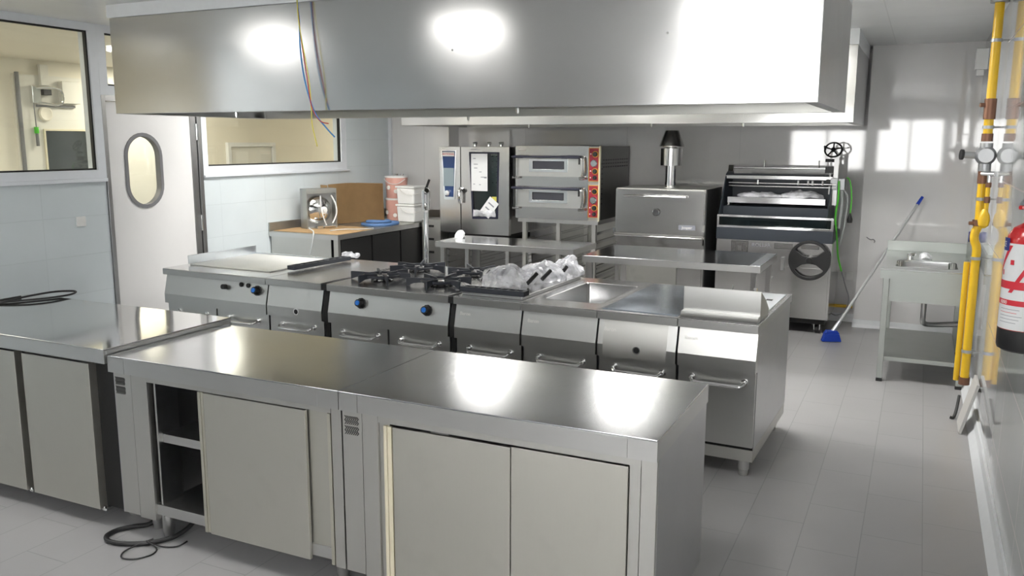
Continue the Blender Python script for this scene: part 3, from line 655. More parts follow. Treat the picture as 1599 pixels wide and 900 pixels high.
# --- bain marie / sink
t, O, W = module('bain_marie', 'unit with a deep rectangular open well in its steel top', 'bain-marie', -2.061, -1.585, doors=1, brand=1, well=(0.075, 0.425, 0.19, 0.86))
a, b, c, d = 0.075, 0.425, 0.19, 0.86; zb = ZI-0.19
mb = MB(); P = lambda x, y, z: mb.bm.verts.new((x, y, z))
def basin(mb, a, b, c, d, z1, z0, r=0.04, n=5):
    def loop(ins, z, rr):
        pts = []
        for (cx, cy, s) in ((b-ins-rr, c+ins+rr, -PI/2), (b-ins-rr, d-ins-rr, 0), (a+ins+rr, d-ins-rr, PI/2), (a+ins+rr, c+ins+rr, PI)):
            for k in range(n+1): q = s+PI/2*k/n; pts.append(mb.bm.verts.new((cx+rr*math.cos(q), cy+rr*math.sin(q), z)))
        return pts
    L = [loop(-0.006, z1, r+0.006), loop(0.0, z1-0.006, r), loop(0.004, z0+0.03, r), loop(0.014, z0+0.008, r), loop(0.035, z0, r)]
    for A, B in zip(L, L[1:]):
        for k in range(len(A)): j = (k+1) % len(A); mb.bm.faces.new((A[k], A[j], B[j], B[k]))
    mb.bm.faces.new(L[-1])
basin(mb, a, b, c, d, ZI+0.001, zb, 0.02)
O('well', mb, 'rangetop', recalc=True)
O('drain', MB().lathe([(0.0,0),(0.03,0),(0.03,0.003),(0.0,0.003)], (a+0.09, d-0.1, zb+0.0005)), 'chrome')
# --- smooth hot plate
t, O, W = module('solid_top_unit', 'unit with a smooth bluish steel plate top and round key hole', 'hot plate', -1.583, -1.123, doors=1, brand=1, hole=(0.235, 0.647))
M['plate'] = steel('blue_sheen_plate', (0.40,0.46,0.54), 0.13, 0.16, (1,20,1), smudge=0.35)
O('cooking_plate', MB().box(0.012, W-0.012, 0.05, D-0.05, ZI+0.0005, ZI+0.004), 'plate', bevel=0.001)
O('panel_inset', MB().prism([(0.0335,0.800),(-0.0012,0.662),(-0.0012,0.597),(0.004,0.597),(0.004,0.664),(0.036,0.800)], 0.035, W-0.055, 'x'), 'panel')
# --- fryer at the right end, upright guard across the front
t, O, W = module('fry_top', 'unit at the right end of the island with an upright steel guard plate', 'fry top', -1.121, -0.697, doors=1, brand=1)
O('guard_base', MB().prism([(0.03,ZI+0.0005),(0.10,ZI+0.0005),(0.10,ZI+0.030),(0.055,ZI+0.030),(0.045,ZI+0.012)], 0.0, W-0.012, 'x'), 'range', bevel=0.001)
O('front_guard', MB().box(0.0, W-0.012, 0.10, 0.108, ZI+0.0005, ZI+0.158), 'range', bevel=0.001)
O('side_guard', MB().prism([(0.109,ZI+0.0005),(0.34,ZI+0.0005),(0.34,ZI+0.03),(0.25,ZI+0.09),(0.109,ZI+0.156)], W-0.024, W-0.012, 'x'), 'dull', bevel=0.001)
M['paleplate'] = steel('pale_covered_plate', (0.74,0.77,0.80), 0.3, 0.1, (1,1,1))
O('fry_plate', MB().box(0.02, W-0.025, 0.30, D-0.06, ZI+0.0005, ZI+0.005), 'paleplate', bevel=0.001)
O('drain_hole', MB().box(W-0.10, W-0.065, 0.72, 0.76, ZI+0.0052, ZI+0.0068), 'gap')
O('guard_pin', MB().cyl((0.22,0.16,ZI+0.0005),(0.25,0.16,ZI+0.175),0.005,n=10).cyl((W-0.05,0.13,ZI+0.14),(W-0.05,0.13,ZI+0.17),0.010,n=10), 'chrome')
# black spacers between the units
for a, b, lab in ((-3.540, -3.4955, 'black filler strip in the gap left of the gas range'), (-2.5545, -2.5215, 'black filler strip in the gap right of the gas range')):
    x, y = isl(IX-a); w = b-a-0.001
    t = thing('filler_strip', lab, 'filler strip', (x, y, 0), -TH, 'black filler strips in the island')
    obj('front_filler', MB().prism([(0.040,0.8055),(0.006,0.662),(0.006,0.592),(0.030,0.590),(0.030,0.1),(0.07,0.1),(0.07,0.8055)], 0.001, w, 'x'), M['gap'], t, world=False)
    obj('top_filler', MB().box(0.001, w, 0.004, D, 0.8058, 0.846), M['gap'], t, world=False)

# vent grilles lying on top
def grille(loc, rz, label, L=0.52, tilt=0.0):
    t = thing('vent_grille', label, 'grille', loc, rz, 'loose black vent grilles')
    mb = MB().prism([(0,-0.035),(L,-0.035),(L,0.035),(0,0.035)], 0.018, 0.030, 'z',
        [[(0.02+i*(L-0.04)/8+0.006,-0.022),(0.02+(i+1)*(L-0.04)/8-0.006,-0.022),(0.02+(i+1)*(L-0.04)/8-0.006,0.022),(0.02+i*(L-0.04)/8+0.006,0.022)] for i in range(8)])
    mb.box(0, L, -0.035, -0.028, 0, 0.018); mb.box(0, L, 0.028, 0.035, 0, 0.018); mb.box(0, 0.007, -0.028, 0.028, 0, 0.018); mb.box(L-0.007, L, -0.028, 0.028, 0, 0.018)
    obj('grate', mb, M['iron'], t, world=False, bevel=0.001)
    return t
x, y = isl(IX+4.10, 0.28)
x, y = isl(-IX-0.697+ (4.13-0.697), 0.30)
grille((-4.055, 4.80, ZI+0.012), math.radians(86), 'black slotted grille lying between griddle plate and neutral worktop', 0.62)
grille((-2.505, 4.545, ZI+0.0225), -TH, 'black slotted grille lying along the front of the grill unit tray', 0.44)
# crumpled plastic at its end
def crumple(fn, nu, nv, amp, seed, freq=9):
    from mathutils import noise
    def g(u, v):
        p = Vector(fn(u, v)); q = p*freq+Vector((seed, seed*2, 0))
        n = noise.noise_vector(q)*amp+noise.noise_vector(q*2.7)*amp*0.4
        return p+n
    return g
def dome(cx, cy, cz, rx, ry, rz, rot=0):
    def fn(u, v):
        th = 2*PI*u; ph = (PI/2)*v
        x, y = rx*math.cos(th)*math.cos(ph), ry*math.sin(th)*math.cos(ph); z = rz*math.sin(ph)
        return (cx+x*math.cos(rot)-y*math.sin(rot), cy+x*math.sin(rot)+y*math.cos(rot), cz+z)
    return fn
def clampz(mb, z):
    for v in mb.bm.verts: v.co.z = max(v.co.z, z)
    return mb
tag(obj('plastic_wrap', clampz(MB().grid(crumple(dome(-4.05,5.50,ZI+0.016,0.08,0.07,0.055), 26, 12, 0.03, 3, 18), 30, 12), ZI+0.0145), M['film'], recalc=False), 'small crumpled clear plastic wrap at the end of the left grille', 'plastic wrap')
t = thing('plastic_bag', 'crumpled clear plastic bag of black handles lying on the grill unit', 'bag', (-2.29, 4.95, ZI+0.03))
zb = ZI+0.023
mb = MB()
mb.grid(crumple(dome(-2.36,4.86,zb,0.155,0.20,0.125,0.1), 40, 18, 0.035, 5, 11), 44, 16)
mb.grid(crumple(dome(-2.24,5.16,zb,0.15,0.20,0.105,-0.2), 40, 18, 0.038, 9, 12), 44, 16)
mb.grid(crumple(dome(-2.17,5.42,zb,0.11,0.13,0.12), 30, 14, 0.035, 12, 14), 34, 14)
obj('bag_film', clampz(mb, zb-0.0005), M['film'], t, recalc=False, sharp=9)
for p, q in (((-2.47,4.74,zb+0.03),(-2.44,4.80,zb+0.09)), ((-2.40,4.80,zb+0.05),(-2.35,4.86,zb+0.10)), ((-2.20,4.84,zb+0.02),(-2.17,4.92,zb+0.075)), ((-2.16,4.98,zb+0.03),(-2.13,5.05,zb+0.08)), ((-2.10,5.2,zb+0.06),(-2.09,5.23,zb+0.085))):
    obj('handle', MB().cyl(p, q, 0.013, n=12), M['black'], t)
# water column with tap at the back of the range
t = thing('water_column', 'chrome water standpipe with lever tap behind the gas range', 'tap', (-3.375, 5.60, ZI))
obj('pipe', MB().lathe([(0.035,0),(0.035,0.006),(0.018,0.010),(0.019,0.012),(0.019,0.42)], (-3.375,5.56,ZI+0.0005)), M['chrome'], t)
obj('tap_body', MB().cyl((-3.375,5.56,1.27),(-3.375,5.56,1.42),0.032).cyl((-3.375,5.56,1.40),(-3.33,5.50,1.42),0.02).cyl((-3.375,5.56,1.31),(-3.32,5.47,1.29),0.016), M['chrome'], t, bevel=0.002)
obj('spout', MB().tube([(-3.35,5.52,1.30),(-3.315,5.46,1.295),(-3.30,5.44,1.27)], 0.015), M['chrome'], t)
obj('lever', MB().cyl((-3.36,5.54,1.43),(-3.33,5.54,1.50),0.009), M['black'], t)

# ------------------------------------------------------------------ prep tables behind the island
def prep_table(x0, x1, y0, y1, z, label, lip=0.055):
    t = thing('prep_table', label, 'table', ((x0+x1)/2, (y0+y1)/2, 0), group='steel prep tables')
    obj('tabletop', MB().box(x0, x1, y0, y1, z-0.005, z), M['top'], t, bevel=0.002)
    mb = MB(); mb.box(x0, x1, y0, y0+0.01, z-lip, z-0.0052); mb.box(x0, x1, y1-0.01, y1, z-lip, z-0.0052); mb.box(x0, x0+0.01, y0+0.01, y1-0.01, z-lip, z-0.0052); mb.box(x1-0.01, x1, y0+0.01, y1-0.01, z-lip, z-0.0052)
    obj('apron', mb, M['edge'], t)
    for x in (x0+0.035, x1-0.075):
        for y in (y0+0.03, y1-0.07):
            obj('leg', MB().box(x, x+0.04, y, y+0.04, 0.0, z-lip-0.0005), M['rear'], t)
    obj('shelf', MB().box(x0+0.03, x1-0.03, y0+0.03, y1-0.03, 0.20, 0.23), M['rear'], t) if False else None
    return t
prep_table(-4.10, -2.705, 6.92, 7.50, 0.852, 'steel prep table before the combi oven, left of the other prep table')
t = prep_table(-2.50, -1.055, 6.60, 7.42, 0.852, 'steel prep table before the charcoal oven, with a pale strip along its right end')
obj('film_strip', MB().box(-1.135, -1.06, 6.605, 7.415, 0.8521, 0.8524), M['paleplate'], t)

tag(obj('paper_bundle', clampz(MB().grid(crumple(dome(-4.03,7.27,0.853,0.05,0.05,0.075), 20, 8, 0.02, 6, 20), 20, 8), 0.8525), M['paper'], recalc=False), 'crumpled white paper bundle at the left end of the left prep table', 'paper')

# ------------------------------------------------------------------ combi oven on its rack stand
CX0, CX1, CY, CYB = -4.738, -3.899, 8.10, 8.83
t = thing('oven_stand', 'open steel rack stand with dark tray runners below the combi oven', 'stand', ((CX0+CX1)/2, 8.45, 0))
for x in (CX0+0.02, CX1-0.06):
    for y in (CY+0.04, CYB-0.10): obj('leg', MB().box(x, x+0.04, y, y+0.04, 0, 0.70), M['rear'], t)
obj('stand_top', MB().box(CX0+0.01, CX1-0.01, CY+0.03, CYB-0.03, 0.70, 0.73), M['rear'], t)
obj('center_panel', MB().box(-4.37, -4.27, CY+0.04, CY+0.06, 0.05, 0.70), M['rear'], t)
obj('back_panel', MB().box(CX0+0.06, CX1-0.06, CYB-0.06, CYB-0.05, 0.05, 0.70), M['dark'], t)
for x0_, x1_ in ((CX0+0.065, -4.375), (-4.265, CX1-0.065)):
    for k in range(8):
        z = 0.10+k*0.072; mb = MB().box(x0_, x0_+0.02, CY+0.06, CYB-0.11, z, z+0.006).box(x1_-0.02, x1_, CY+0.06, CYB-0.11, z, z+0.006)
        mb.cyl((x0_+0.012,CY+0.055,z+0.003),(x0_+0.012,CY+0.06,z+0.003),0.008,n=8)
        obj('tray_runner', mb, M['rear'], t)
t = thing('combi_oven', 'combi steam oven with blue control panel and tall glass door', 'oven', ((CX0+CX1)/2, 8.45, 0.735))
obj('housing', MB().box(CX0+0.02, CX1-0.035, CY+0.05, CYB, 0.80, 1.722), M['dark'], t)
obj('base', MB().box(CX0+0.05, CX1-0.07, CY+0.10, CYB-0.03, 0.731, 0.7995), M['gap'], t)
cp = obj('control_column', MB().box(CX0, -4.482, CY, CY+0.05, 0.803, 1.728), M['rear'], t, bevel=0.003)
obj('panel_surround', MB().prism([(-4.712,1.688),(-4.525,1.688),(-4.548,1.172),(-4.556,1.160),(-4.676,1.160),(-4.682,1.172)], CY-0.006, CY-0.0002, 'y'), M['chrome'], cp)
obj('blue_panel', MB().prism([(-4.698,1.680),(-4.540,1.680),(-4.566,1.190),(-4.664,1.190)], CY-0.009, CY-0.0062, 'y'), M['comboblue'], cp)
obj('screen', MB().box(-4.683, -4.556, CY-0.0115, CY-0.0092, 1.305, 1.500), M['screen'], cp)
obj('logo_plate', MB().box(-4.690, -4.548, CY-0.0115, CY-0.0092, 1.625, 1.672), M['whiteaccent'], cp)
obj('logo_text', MB().text('RATIONAL', 0.030, (-4.619, CY-0.012, 1.638), (1,0,0), (0,0,1), 0.0005, center=True), M['redprint'], cp)
obj('dial', MB().lathe([(0.0,-0.03),(0.028,-0.028),(0.032,-0.018),(0.032,0.0)], (-4.630, CY-0.0092, 1.232), 'y'), M['chrome'], cp)
gz = [(-4.374,1.672),(-4.012,1.672),(-4.030,0.972),(-4.338,0.962)]
gi = [(-4.352,1.655),(-4.032,1.655),(-4.048,0.990),(-4.322,0.982)]
d = obj('door', MB().prism([(-4.472,0.796),(CX1,0.796),(CX1,1.728),(-4.472,1.728)], CY, CY+0.05, 'y', [gz]), M['rear'], t, bevel=0.003)
obj('glass_frame', MB().prism(gz, CY-0.003, CY+0.03, 'y', [gi]), M['navyblack'], d)
obj('glass', MB().prism(gi, CY+0.006, CY+0.010, 'y'), M['ovenglass'], d)
mb = MB(); mb.prism(gi, CY+0.046, CY+0.0499, 'y'); obj('oven_cavity', mb, M['dark'], d)
for x in (-4.12, -4.07):
    for k in range(6): obj('rack_tip', MB().box(x, x+0.02, CY+0.036, CY+0.045, 1.62-k*0.055, 1.635-k*0.055), M['chrome'], d)
obj('door_handle', MB().tube([(-4.458,CY,1.275),(-4.466,CY-0.045,1.272),(-4.466,CY-0.055,1.20),(-4.463,CY-0.045,1.128)], 0.017, n=10), M['chrome'], d)
obj('handle_pivot', MB().cyl((-4.43,CY-0.02,1.262),(-4.43,CY,1.262),0.022), M['black'], d)
obj('small_text', MB().text('SelfCookingCenter', 0.014, (-4.35, CY-0.001, 1.695), (1,0,0), (0,0,1), 0.0004), M['ink'], d)
t2 = thing('taped_sheet', 'white printed sheet taped on the combi oven glass', 'paper', (-4.25, CY-0.002, 1.25))
obj('sheet', MB().box(-4.345, -4.150, CY-0.0058, CY-0.0048, 1.262, 1.655), M['paper'], t2)
mb = MB()
for k, (xx, zz, ww) in enumerate(((-4.32,1.60,0.03),(-4.315,1.54,0.05),(-4.31,1.50,0.04),(-4.25,1.46,0.03),(-4.23,1.405,0.07),(-4.19,1.398,0.03),(-4.32,1.33,0.02),(-4.25,1.325,0.02))): mb.box(xx, xx+ww, CY-0.0062, CY-0.0059, zz, zz+0.008)
obj('print', mb, M['ink'], t2)
M['yellabel'] = plain('yellow_label', (0.60,0.55,0.10), 0.5)
t2 = thing('manual_bag', 'clear bag with printed manual inside the combi oven glass', 'booklet', (-4.14, CY, 1.0))
Mr = Matrix.Translation((-4.13, CY-0.0042, 1.09)) @ Matrix.Rotation(math.radians(38), 4, 'Y')
obj('booklet', MB().box(-0.065, 0.065, -0.0008, 0.0008, -0.10, 0.10).xf(Mr), M['paper'], t2)
obj('booklet_print', MB().box(-0.04, 0.04, -0.0014, -0.0009, 0.03, 0.045).box(-0.04, 0.02, -0.0014, -0.0009, -0.03, -0.015).xf(Mr), M['ink'], t2)
obj('yellow_label', MB().box(-4.10, -4.045, CY-0.0034, CY-0.0028, 1.14, 1.205), M['yellabel'], t2)
obj('bag_film', MB().grid(crumple(lambda u, v: (-4.325+0.27*u, CY-0.006-0.01*math.sin(PI*u)*math.sin(PI*v), 0.99+0.07*v), 14, 8, 0.006, 4, 20), 18, 8), M['film'], t2, recalc=False)
for x in (-4.46, -4.29, -4.14):
    tag(obj('pipe_fitting', MB().cyl((x,8.4,1.7225),(x,8.4,1.75),0.018).cyl((x-0.02,8.4,1.76),(x+0.03,8.4,1.765),0.014), M['chrome']), {-4.46: 'chrome pipe fitting on top of the combi oven, above its control column', -4.29: 'middle of the three pipe fittings on top of the combi oven', -4.14: 'rightmost of three pipe fittings on top of the combi oven'}[x], 'fitting', 'pipe fittings on the combi oven')

# ------------------------------------------------------------------ double pizza oven and stand
PX0, PX1, PYF, PYB = -3.825, -2.899, 8.10, 9.06
t = thing('rack_stand', 'steel table stand with shelf runners under the double pizza oven', 'stand', (-3.35, 8.5, 0))
obj('stand_top', MB().box(PX0+0.02, PX1-0.015, PYF+0.02, PYB-0.02, 0.952, 0.993), M['edge'], t, bevel=0.001)
for x, y in ((PX0+0.06,PYF+0.05),(PX1-0.09,PYF+0.05),(PX0+0.06,PYB-0.09),(PX1-0.09,PYB-0.09),(-3.38,PYF+0.05),(-3.38,PYB-0.09)):
    obj('leg', MB().box(x, x+0.04, y, y+0.04, 0, 0.9515), M['panel'], t)
obj('back_panel', MB().box(PX0+0.10, PX1-0.09, PYB-0.06, PYB-0.05, 0.1, 0.95), M['dull'], t)
for a, b in ((PX0+0.105, -3.385), (-3.335, PX1-0.095)):
    for k in range(9):
        z = 0.16+k*0.085; obj('runner', MB().box(a, a+0.015, PYF+0.10, PYB-0.10, z, z+0.012).box(b-0.015, b, PYF+0.10, PYB-0.10, z, z+0.012), M['rear'], t)
for k in range(7):
    z = 0.30+k*0.09; obj('side_rail', MB().box(PX1-0.06, PX1-0.052, PYF+0.12, PYB-0.10, z, z+0.022), M['rear'], t)
t = thing('pizza_oven', 'double-deck pizza oven with two windowed doors and red control panels', 'oven', (-3.36, 8.5, 0.995))
obj('housing', MB().box(PX0, PX1-0.008, PYF+0.03, PYB, 0.994, 1.738), M['dull'], t, bevel=0.002)
obj('side_cover', MB().box(PX1-0.0075, PX1, PYF+0.02, PYB-0.01, 1.0, 1.735), plain('dark_side_sheet', (0.10,0.10,0.095), 0.42, metal=0.8), t)
mb = MB()
for r in range(3):
    for k in range(11): mb.box(PX1, PX1+0.002, PYF+0.10+k*0.075, PYF+0.145+k*0.075, 1.595-r*0.035, 1.607-r*0.035)
for k in range(9): mb.box(PX1, PX1+0.002, PYF+0.05, PYF+0.09, 1.56-k*0.05, 1.57-k*0.05)
obj('side_louvres', mb, M['gap'], t)
obj('facade', MB().box(PX0, -3.018, PYF, PYF+0.03, 0.994, 1.740), M['rear'], t, bevel=0.002)
obj('brand_plate', MB().box(PX0+0.03, PX0+0.12, PYF-0.0015, PYF-0.0002, 1.69, 1.705), M['whiteaccent'], t)
for z0, z1 in ((1.430, 1.618), (1.115, 1.300)):
    zw0, zw1 = z0+0.068, z1-0.025
    hole = [(-3.628,zw0),(-3.250,zw0),(-3.250,zw1),(-3.628,zw1)]
    d = obj('door', MB().prism([(PX0+0.035,z0),(-3.095,z0),(-3.085,z0+0.01),(-3.085,z1-0.012),(-3.10,z1),(PX0+0.035,z1)], PYF-0.03, PYF-0.0005, 'y', [hole]), M['range'], t, bevel=0.003)
    obj('window_frame', MB().prism([(-3.655,zw0-0.022),(-3.225,zw0-0.022),(-3.225,zw1+0.018),(-3.655,zw1+0.018)], PYF-0.038, PYF-0.0305, 'y', [[(-3.615,zw0+0.008),(-3.265,zw0+0.008),(-3.265,zw1-0.006),(-3.615,zw1-0.006)]]), M['chrome'], d, bevel=0.002)
    obj('window_glass', MB().box(-3.627, -3.251, PYF-0.02, PYF-0.014, zw0+0.001, zw1-0.001), plain('dark_oven_glass', (0.05,0.05,0.06), 0.1), d)
    obj('door_handle', MB().cyl((PX0-0.01,PYF-0.075,z1+0.012),(-3.08,PYF-0.075,z1+0.012),0.011).cyl((PX0+0.0,PYF-0.075,z1+0.012),(PX0+0.12,PYF-0.075,z1+0.012),0.015).cyl((-3.28,PYF-0.075,z1+0.012),(-3.10,PYF-0.075,z1+0.012),0.015), M['navyblack'], d)
    obj('handle_arm', MB().box(PX0+0.012, PX0+0.024, PYF-0.08, PYF-0.064, z0-0.01, z1+0.01).box(-3.095, -3.083, PYF-0.08, PYF-0.06, z1-0.06, z1+0.01), M['black'], d)
    obj('pivot', MB().cyl((PX0,PYF-0.075,z0-0.012),(PX0+0.05,PYF-0.03,z0-0.012),0.013,n=12), M['chrome'], d)
    obj('pivot', MB().cyl((-3.09,PYF-0.07,z0-0.01),(-3.05,PYF-0.03,z0-0.01),0.016,n=12), M['chrome'], d)
    obj('side_tube', MB().tube([(-3.075,PYF-0.02,z0+0.01),(-3.055,PYF-0.035,z0+0.06),(-3.055,PYF-0.035,z1-0.02),(-3.07,PYF-0.02,z1+0.015)], 0.014), M['rear'], d)
for z0, z1 in ((1.392, 1.722), (1.028, 1.352)):
    p = obj('control_panel', MB().box(-3.012, -2.908, PYF-0.004, PYF+0.03, z0, z1), M['orange'], t)
    obj('red_face', MB().box(-3.007, -2.913, PYF-0.006, PYF-0.0042, z0+0.006, z1-0.006), M['red'], p)
    H = z1-z0
    for f, r, m_ in ((0.81, 0.024, 'black'), (0.54, 0.036, 'chrome'), (0.30, 0.024, 'black'), (0.11, 0.020, 'black')):
        zc = z0+H*f; xc = -2.945 if m_ == 'black' else -2.955
        if m_ == 'black' and f > 0.2: obj('knob_ring', MB().lathe([(r,0),(r+0.008,0),(r+0.008,-0.003),(r,-0.003)], (xc,PYF-0.0062,zc), 'y', cap=False), M['orange'], p)
        obj('control_knob', MB().lathe([(0.0,-0.022),(r*0.8,-0.022),(r,-0.015),(r,0.0)], (xc,PYF-0.0062,zc), 'y', n=20), M[m_], p)
    for f in (0.82, 0.31, 0.11): obj('indicator', MB().cyl((-2.992,PYF-0.0062,z0+H*f),(-2.992,PYF-0.010,z0+H*f),0.006,n=10), M['whiteaccent'], p)
obj('edge_strip', MB().box(-2.906, PX1+0.004, PYF-0.006, PYF+0.028, 0.990, 1.742), M['cream'], t)

# ------------------------------------------------------------------ charcoal oven
HX0, HX1, HY, HYB = -2.736, -1.828, 8.10, 8.80
t = thing('charcoal_oven', 'steel charcoal oven with drop door, long handle and conical chimney', 'oven', (-2.28, 8.45, 0))
obj('housing', MB().box(HX0+0.01, HX1-0.01, HY+0.035, HYB, 0.86, 1.335), M['dull'], t, bevel=0.002)
obj('side_cover', MB().box(HX1-0.0095, HX1, HY+0.03, HYB, 0.12, 1.334), plain('dark_oven_side', (0.09,0.09,0.09), 0.45, metal=0.8), t)
d = obj('door', MB().box(HX0+0.012, HX1-0.018, HY, HY+0.034, 0.894, 1.325), M['rear'], t, bevel=0.003)
obj('door_handle', MB().cyl((-2.625,HY-0.055,1.262),(-2.010,HY-0.055,1.262),0.012).cyl((-2.60,HY-0.055,1.262),(-2.60,HY,1.262),0.008,n=12).cyl((-2.03,HY-0.055,1.262),(-2.03,HY,1.262),0.008,n=12), M['chrome'], d)
obj('vent_knob', MB().lathe([(0.0,-0.03),(0.028,-0.03),(0.036,-0.02),(0.030,-0.008),(0.02,0.0)], (-2.306,HY,1.108), 'y'), M['chrome'], d)
pl = obj('name_plate', MB().box(-2.082, -1.918, HY-0.003, HY-0.0002, 0.946, 0.992), M['ink'], d)
obj('name_text', MB().text('Josper', 0.040, (-2.000, HY-0.0034, 0.957), (1,0,0), (0,0,1), 0.0006, center=True), M['whiteaccent'], pl)
obj('front_rail', MB().cyl((HX0+0.01,HY-0.012,0.868),(HX1-0.02,HY-0.012,0.868),0.010), M['chrome'], t)
obj('ash_drawer', MB().box(HX0+0.015, HX1-0.02, HY+0.004, HY+0.03, 0.80, 0.855), M['rear'], t)
obj('hinge', MB().box(HX1-0.017, HX1-0.004, HY-0.008, HY+0.03, 0.885, 0.94).box(HX1-0.016,HX1-0.006,HY-0.004,HY+0.028,1.0,1.30).box(HX0-0.010,HX0+0.010,HY-0.008,HY+0.03,0.885,0.94), M['chrome'], t, bevel=0.003)
obj('stand_body', MB().box(HX0+0.02, HX1-0.015, HY+0.05, HYB, 0.12, 0.799), M['rear'], t)
obj('stand_door', MB().box(HX0+0.13, -2.10, HY+0.036, HY+0.0498, 0.16, 0.76), M['dull'], t, bevel=0.002)
obj('stand_door', MB().box(-2.095, HX1-0.03, HY+0.036, HY+0.0498, 0.16, 0.76), M['rear'], t, bevel=0.002)
obj('door_knob', MB().lathe([(0.0,-0.035),(0.018,-0.032),(0.024,-0.02),(0.012,-0.008),(0.012,0.0)], (-2.32,HY+0.036,0.60), 'y'), M['chrome'], t)
for x in (HX0+0.06, HX1-0.06):
    for y in (HY+0.10, HYB-0.06): obj('leg', MB().cyl((x,y,0),(x,y,0.1195),0.025), M['edge'], t)
fc = (-2.27, 8.45)
obj('flue_base', MB().lathe([(0.10,0),(0.10,0.006),(0.055,0.010),(0.055,0.05)], (*fc,1.3355)), M['chrome'], t)
obj('flue_pipe', MB().lathe([(0.052,0.0505),(0.052,0.215)], (*fc,1.3355)), M['chrome'], t)
obj('flue_drum', MB().lathe([(0.06,0.2155),(0.106,0.2155),(0.106,0.385),(0.06,0.385)], (*fc,1.3355)), M['rear'], t, bevel=0.001)
obj('flue_cone', MB().lathe([(0.118,0.400),(0.122,0.402),(0.122,0.410),(0.066,0.560),(0.0,0.560)], (*fc,1.3355)), M['rear'], t)
obj('flue_spacer', MB().lathe([(0.055,0.3855),(0.055,0.3995)], (*fc,1.3355)), M['dark'], t)

# ------------------------------------------------------------------ spit roaster
GX0, GX1, GY, GYB = -1.745, -0.690, 8.25, 8.95
t = thing('spit_roaster', 'steel and charcoal grey roaster with big black wheel and angled upper bay', 'roaster', (-1.22, 8.6, 0))
obj('cabinet', MB().box(GX0, GX1, GY, GYB, 0.15, 0.866), M['rear'], t, bevel=0.003)
obj('cabinet_door', MB().box(-1.10, -0.71, GY-0.008, GY-0.0005, 0.17, 0.63), M['rear'], t, bevel=0.001)
obj('undercarriage', MB().box(GX0+0.03, GX1-0.03, GY+0.04, GYB-0.02, 0.10, 0.1495), M['gap'], t)
def perf(x0, x1, z0, z1, nx, nz, y):
    mb = MB()
    for i in range(nx):
        for j in range(nz):
            cx = x0+(i+0.5)*(x1-x0)/nx; cz = z0+(j+0.5)*(z1-z0)/nz; w_ = (x1-x0)/nx*0.32; h_ = (z1-z0)/nz*0.32
            mb.box(cx-w_, cx+w_, y-0.001, y+0.002, cz-h_, cz+h_)
    return mb
obj('vent', perf(-1.605, -1.44, 0.715, 0.855, 10, 9, GY), M['gap'], t)
obj('vent_cap', MB().box(-1.545, -1.50, GY-0.006, GY-0.0012, 0.765, 0.805), M['rear'], t)
obj('vent', perf(-1.205, -1.035, 0.795, 0.850, 13, 4, GY), M['gap'], t)
obj('vent', perf(-0.96, -0.80, 0.805, 0.845, 13, 3, GY), M['gap'], t)
obj('brand_text', MB().text('ROLLER', 0.050, (-1.41, GY-0.001, 0.806), (1,0,0), (0,0,1), 0.0008), M['ink'], t)
obj('data_plate', MB().box(-1.30, -1.10, GY-0.002, GY-0.0002, 0.70, 0.745), M['rear'], t)
obj('lower_band', MB().box(GX0-0.002, GX1+0.002, GY-0.015, GYB, 0.8665, 0.978), M['navy'], t, bevel=0.002)
obj('glass_frame', MB().prism([(GX0,0.979),(GX1,0.979),(GX1,1.10),(GX0,1.10)], GY-0.018, GY+0.004, 'y', [[(GX0+0.022,1.0),(GX1-0.022,1.0),(GX1-0.022,1.08),(GX0+0.022,1.08)]]), M['chrome'], t, bevel=0.001)
obj('glass', MB().box(GX0+0.023, GX1-0.023, GY-0.006, GY-0.002, 1.001, 1.079), M['ovenglass'], t)
mb = MB()
side = [(GY+0.02,0.9785),(GYB-0.05,0.9785),(GYB-0.05,1.50),(GY+0.38,1.50),(GY+0.30,1.475),(GY+0.03,1.10)]
obj('side_plate', MB().prism(side, GX0+0.002, GX0+0.012, 'x'), M['navy'], t); obj('side_plate', MB().prism(side, GX1-0.07, GX1-0.06, 'x'), M['navy'], t)
obj('back_plate', MB().box(GX0+0.0125, GX1-0.0705, GYB-0.09, GYB-0.07, 0.979, 1.47), M['navy'], t)
obj('fire_bay', MB().box(GX0+0.0125, GX1-0.0705, GY+0.18, GYB-0.0905, 0.979, 1.17), M['navy'], t)
obj('inner_ledge', MB().box(GX0+0.0125, GX1-0.0705, GY+0.03, GY+0.17, 0.979, 0.99), M['dull'], t)
obj('top_strip', MB().box(GX0+0.005, GX1-0.06, GY+0.285, GY+0.30, 1.432, 1.462), M['chrome'], t)
obj('drip_tray', MB().prism([(GY+0.24,1.20),(GY+0.25,1.20),(GY+0.25,1.215),(GYB-0.15,1.24),(GYB-0.15,1.25),(GY+0.24,1.255)], GX0+0.04, GX1-0.11, 'x'), M['chrome'], t)
obj('tray_post', MB().box(GX0+0.04, GX0+0.055, GY+0.26, GY+0.28, 0.979, 1.1995), M['rear'], t)
y_ = GY+0.33
for z, nm in ((1.535, 'top_spit'), (1.395, 'spit'), (1.365, 'spit')):
    yy = GY+0.40 if z > 1.5 else y_-0.10
    obj(nm, MB().cyl((GX0+0.05,yy,z),(GX1-0.02,yy,z),0.009 if z > 1.5 else 0.007,n=12), M['rear'], t)
mb = MB()
for x in (GX0+0.35, GX1-0.20): mb.cyl((x,GY+0.40,1.535),(x,GY+0.40,1.610),0.006,n=8)
obj('spit_pin', mb, M['rear'], t)
for x in (-1.42,-1.05,-0.96,-0.92,-0.83): obj('spit_clamp', MB().cyl((x,y_-0.10,1.385),(x,y_-0.10,1.425),0.010,n=10), M['chrome'], t)
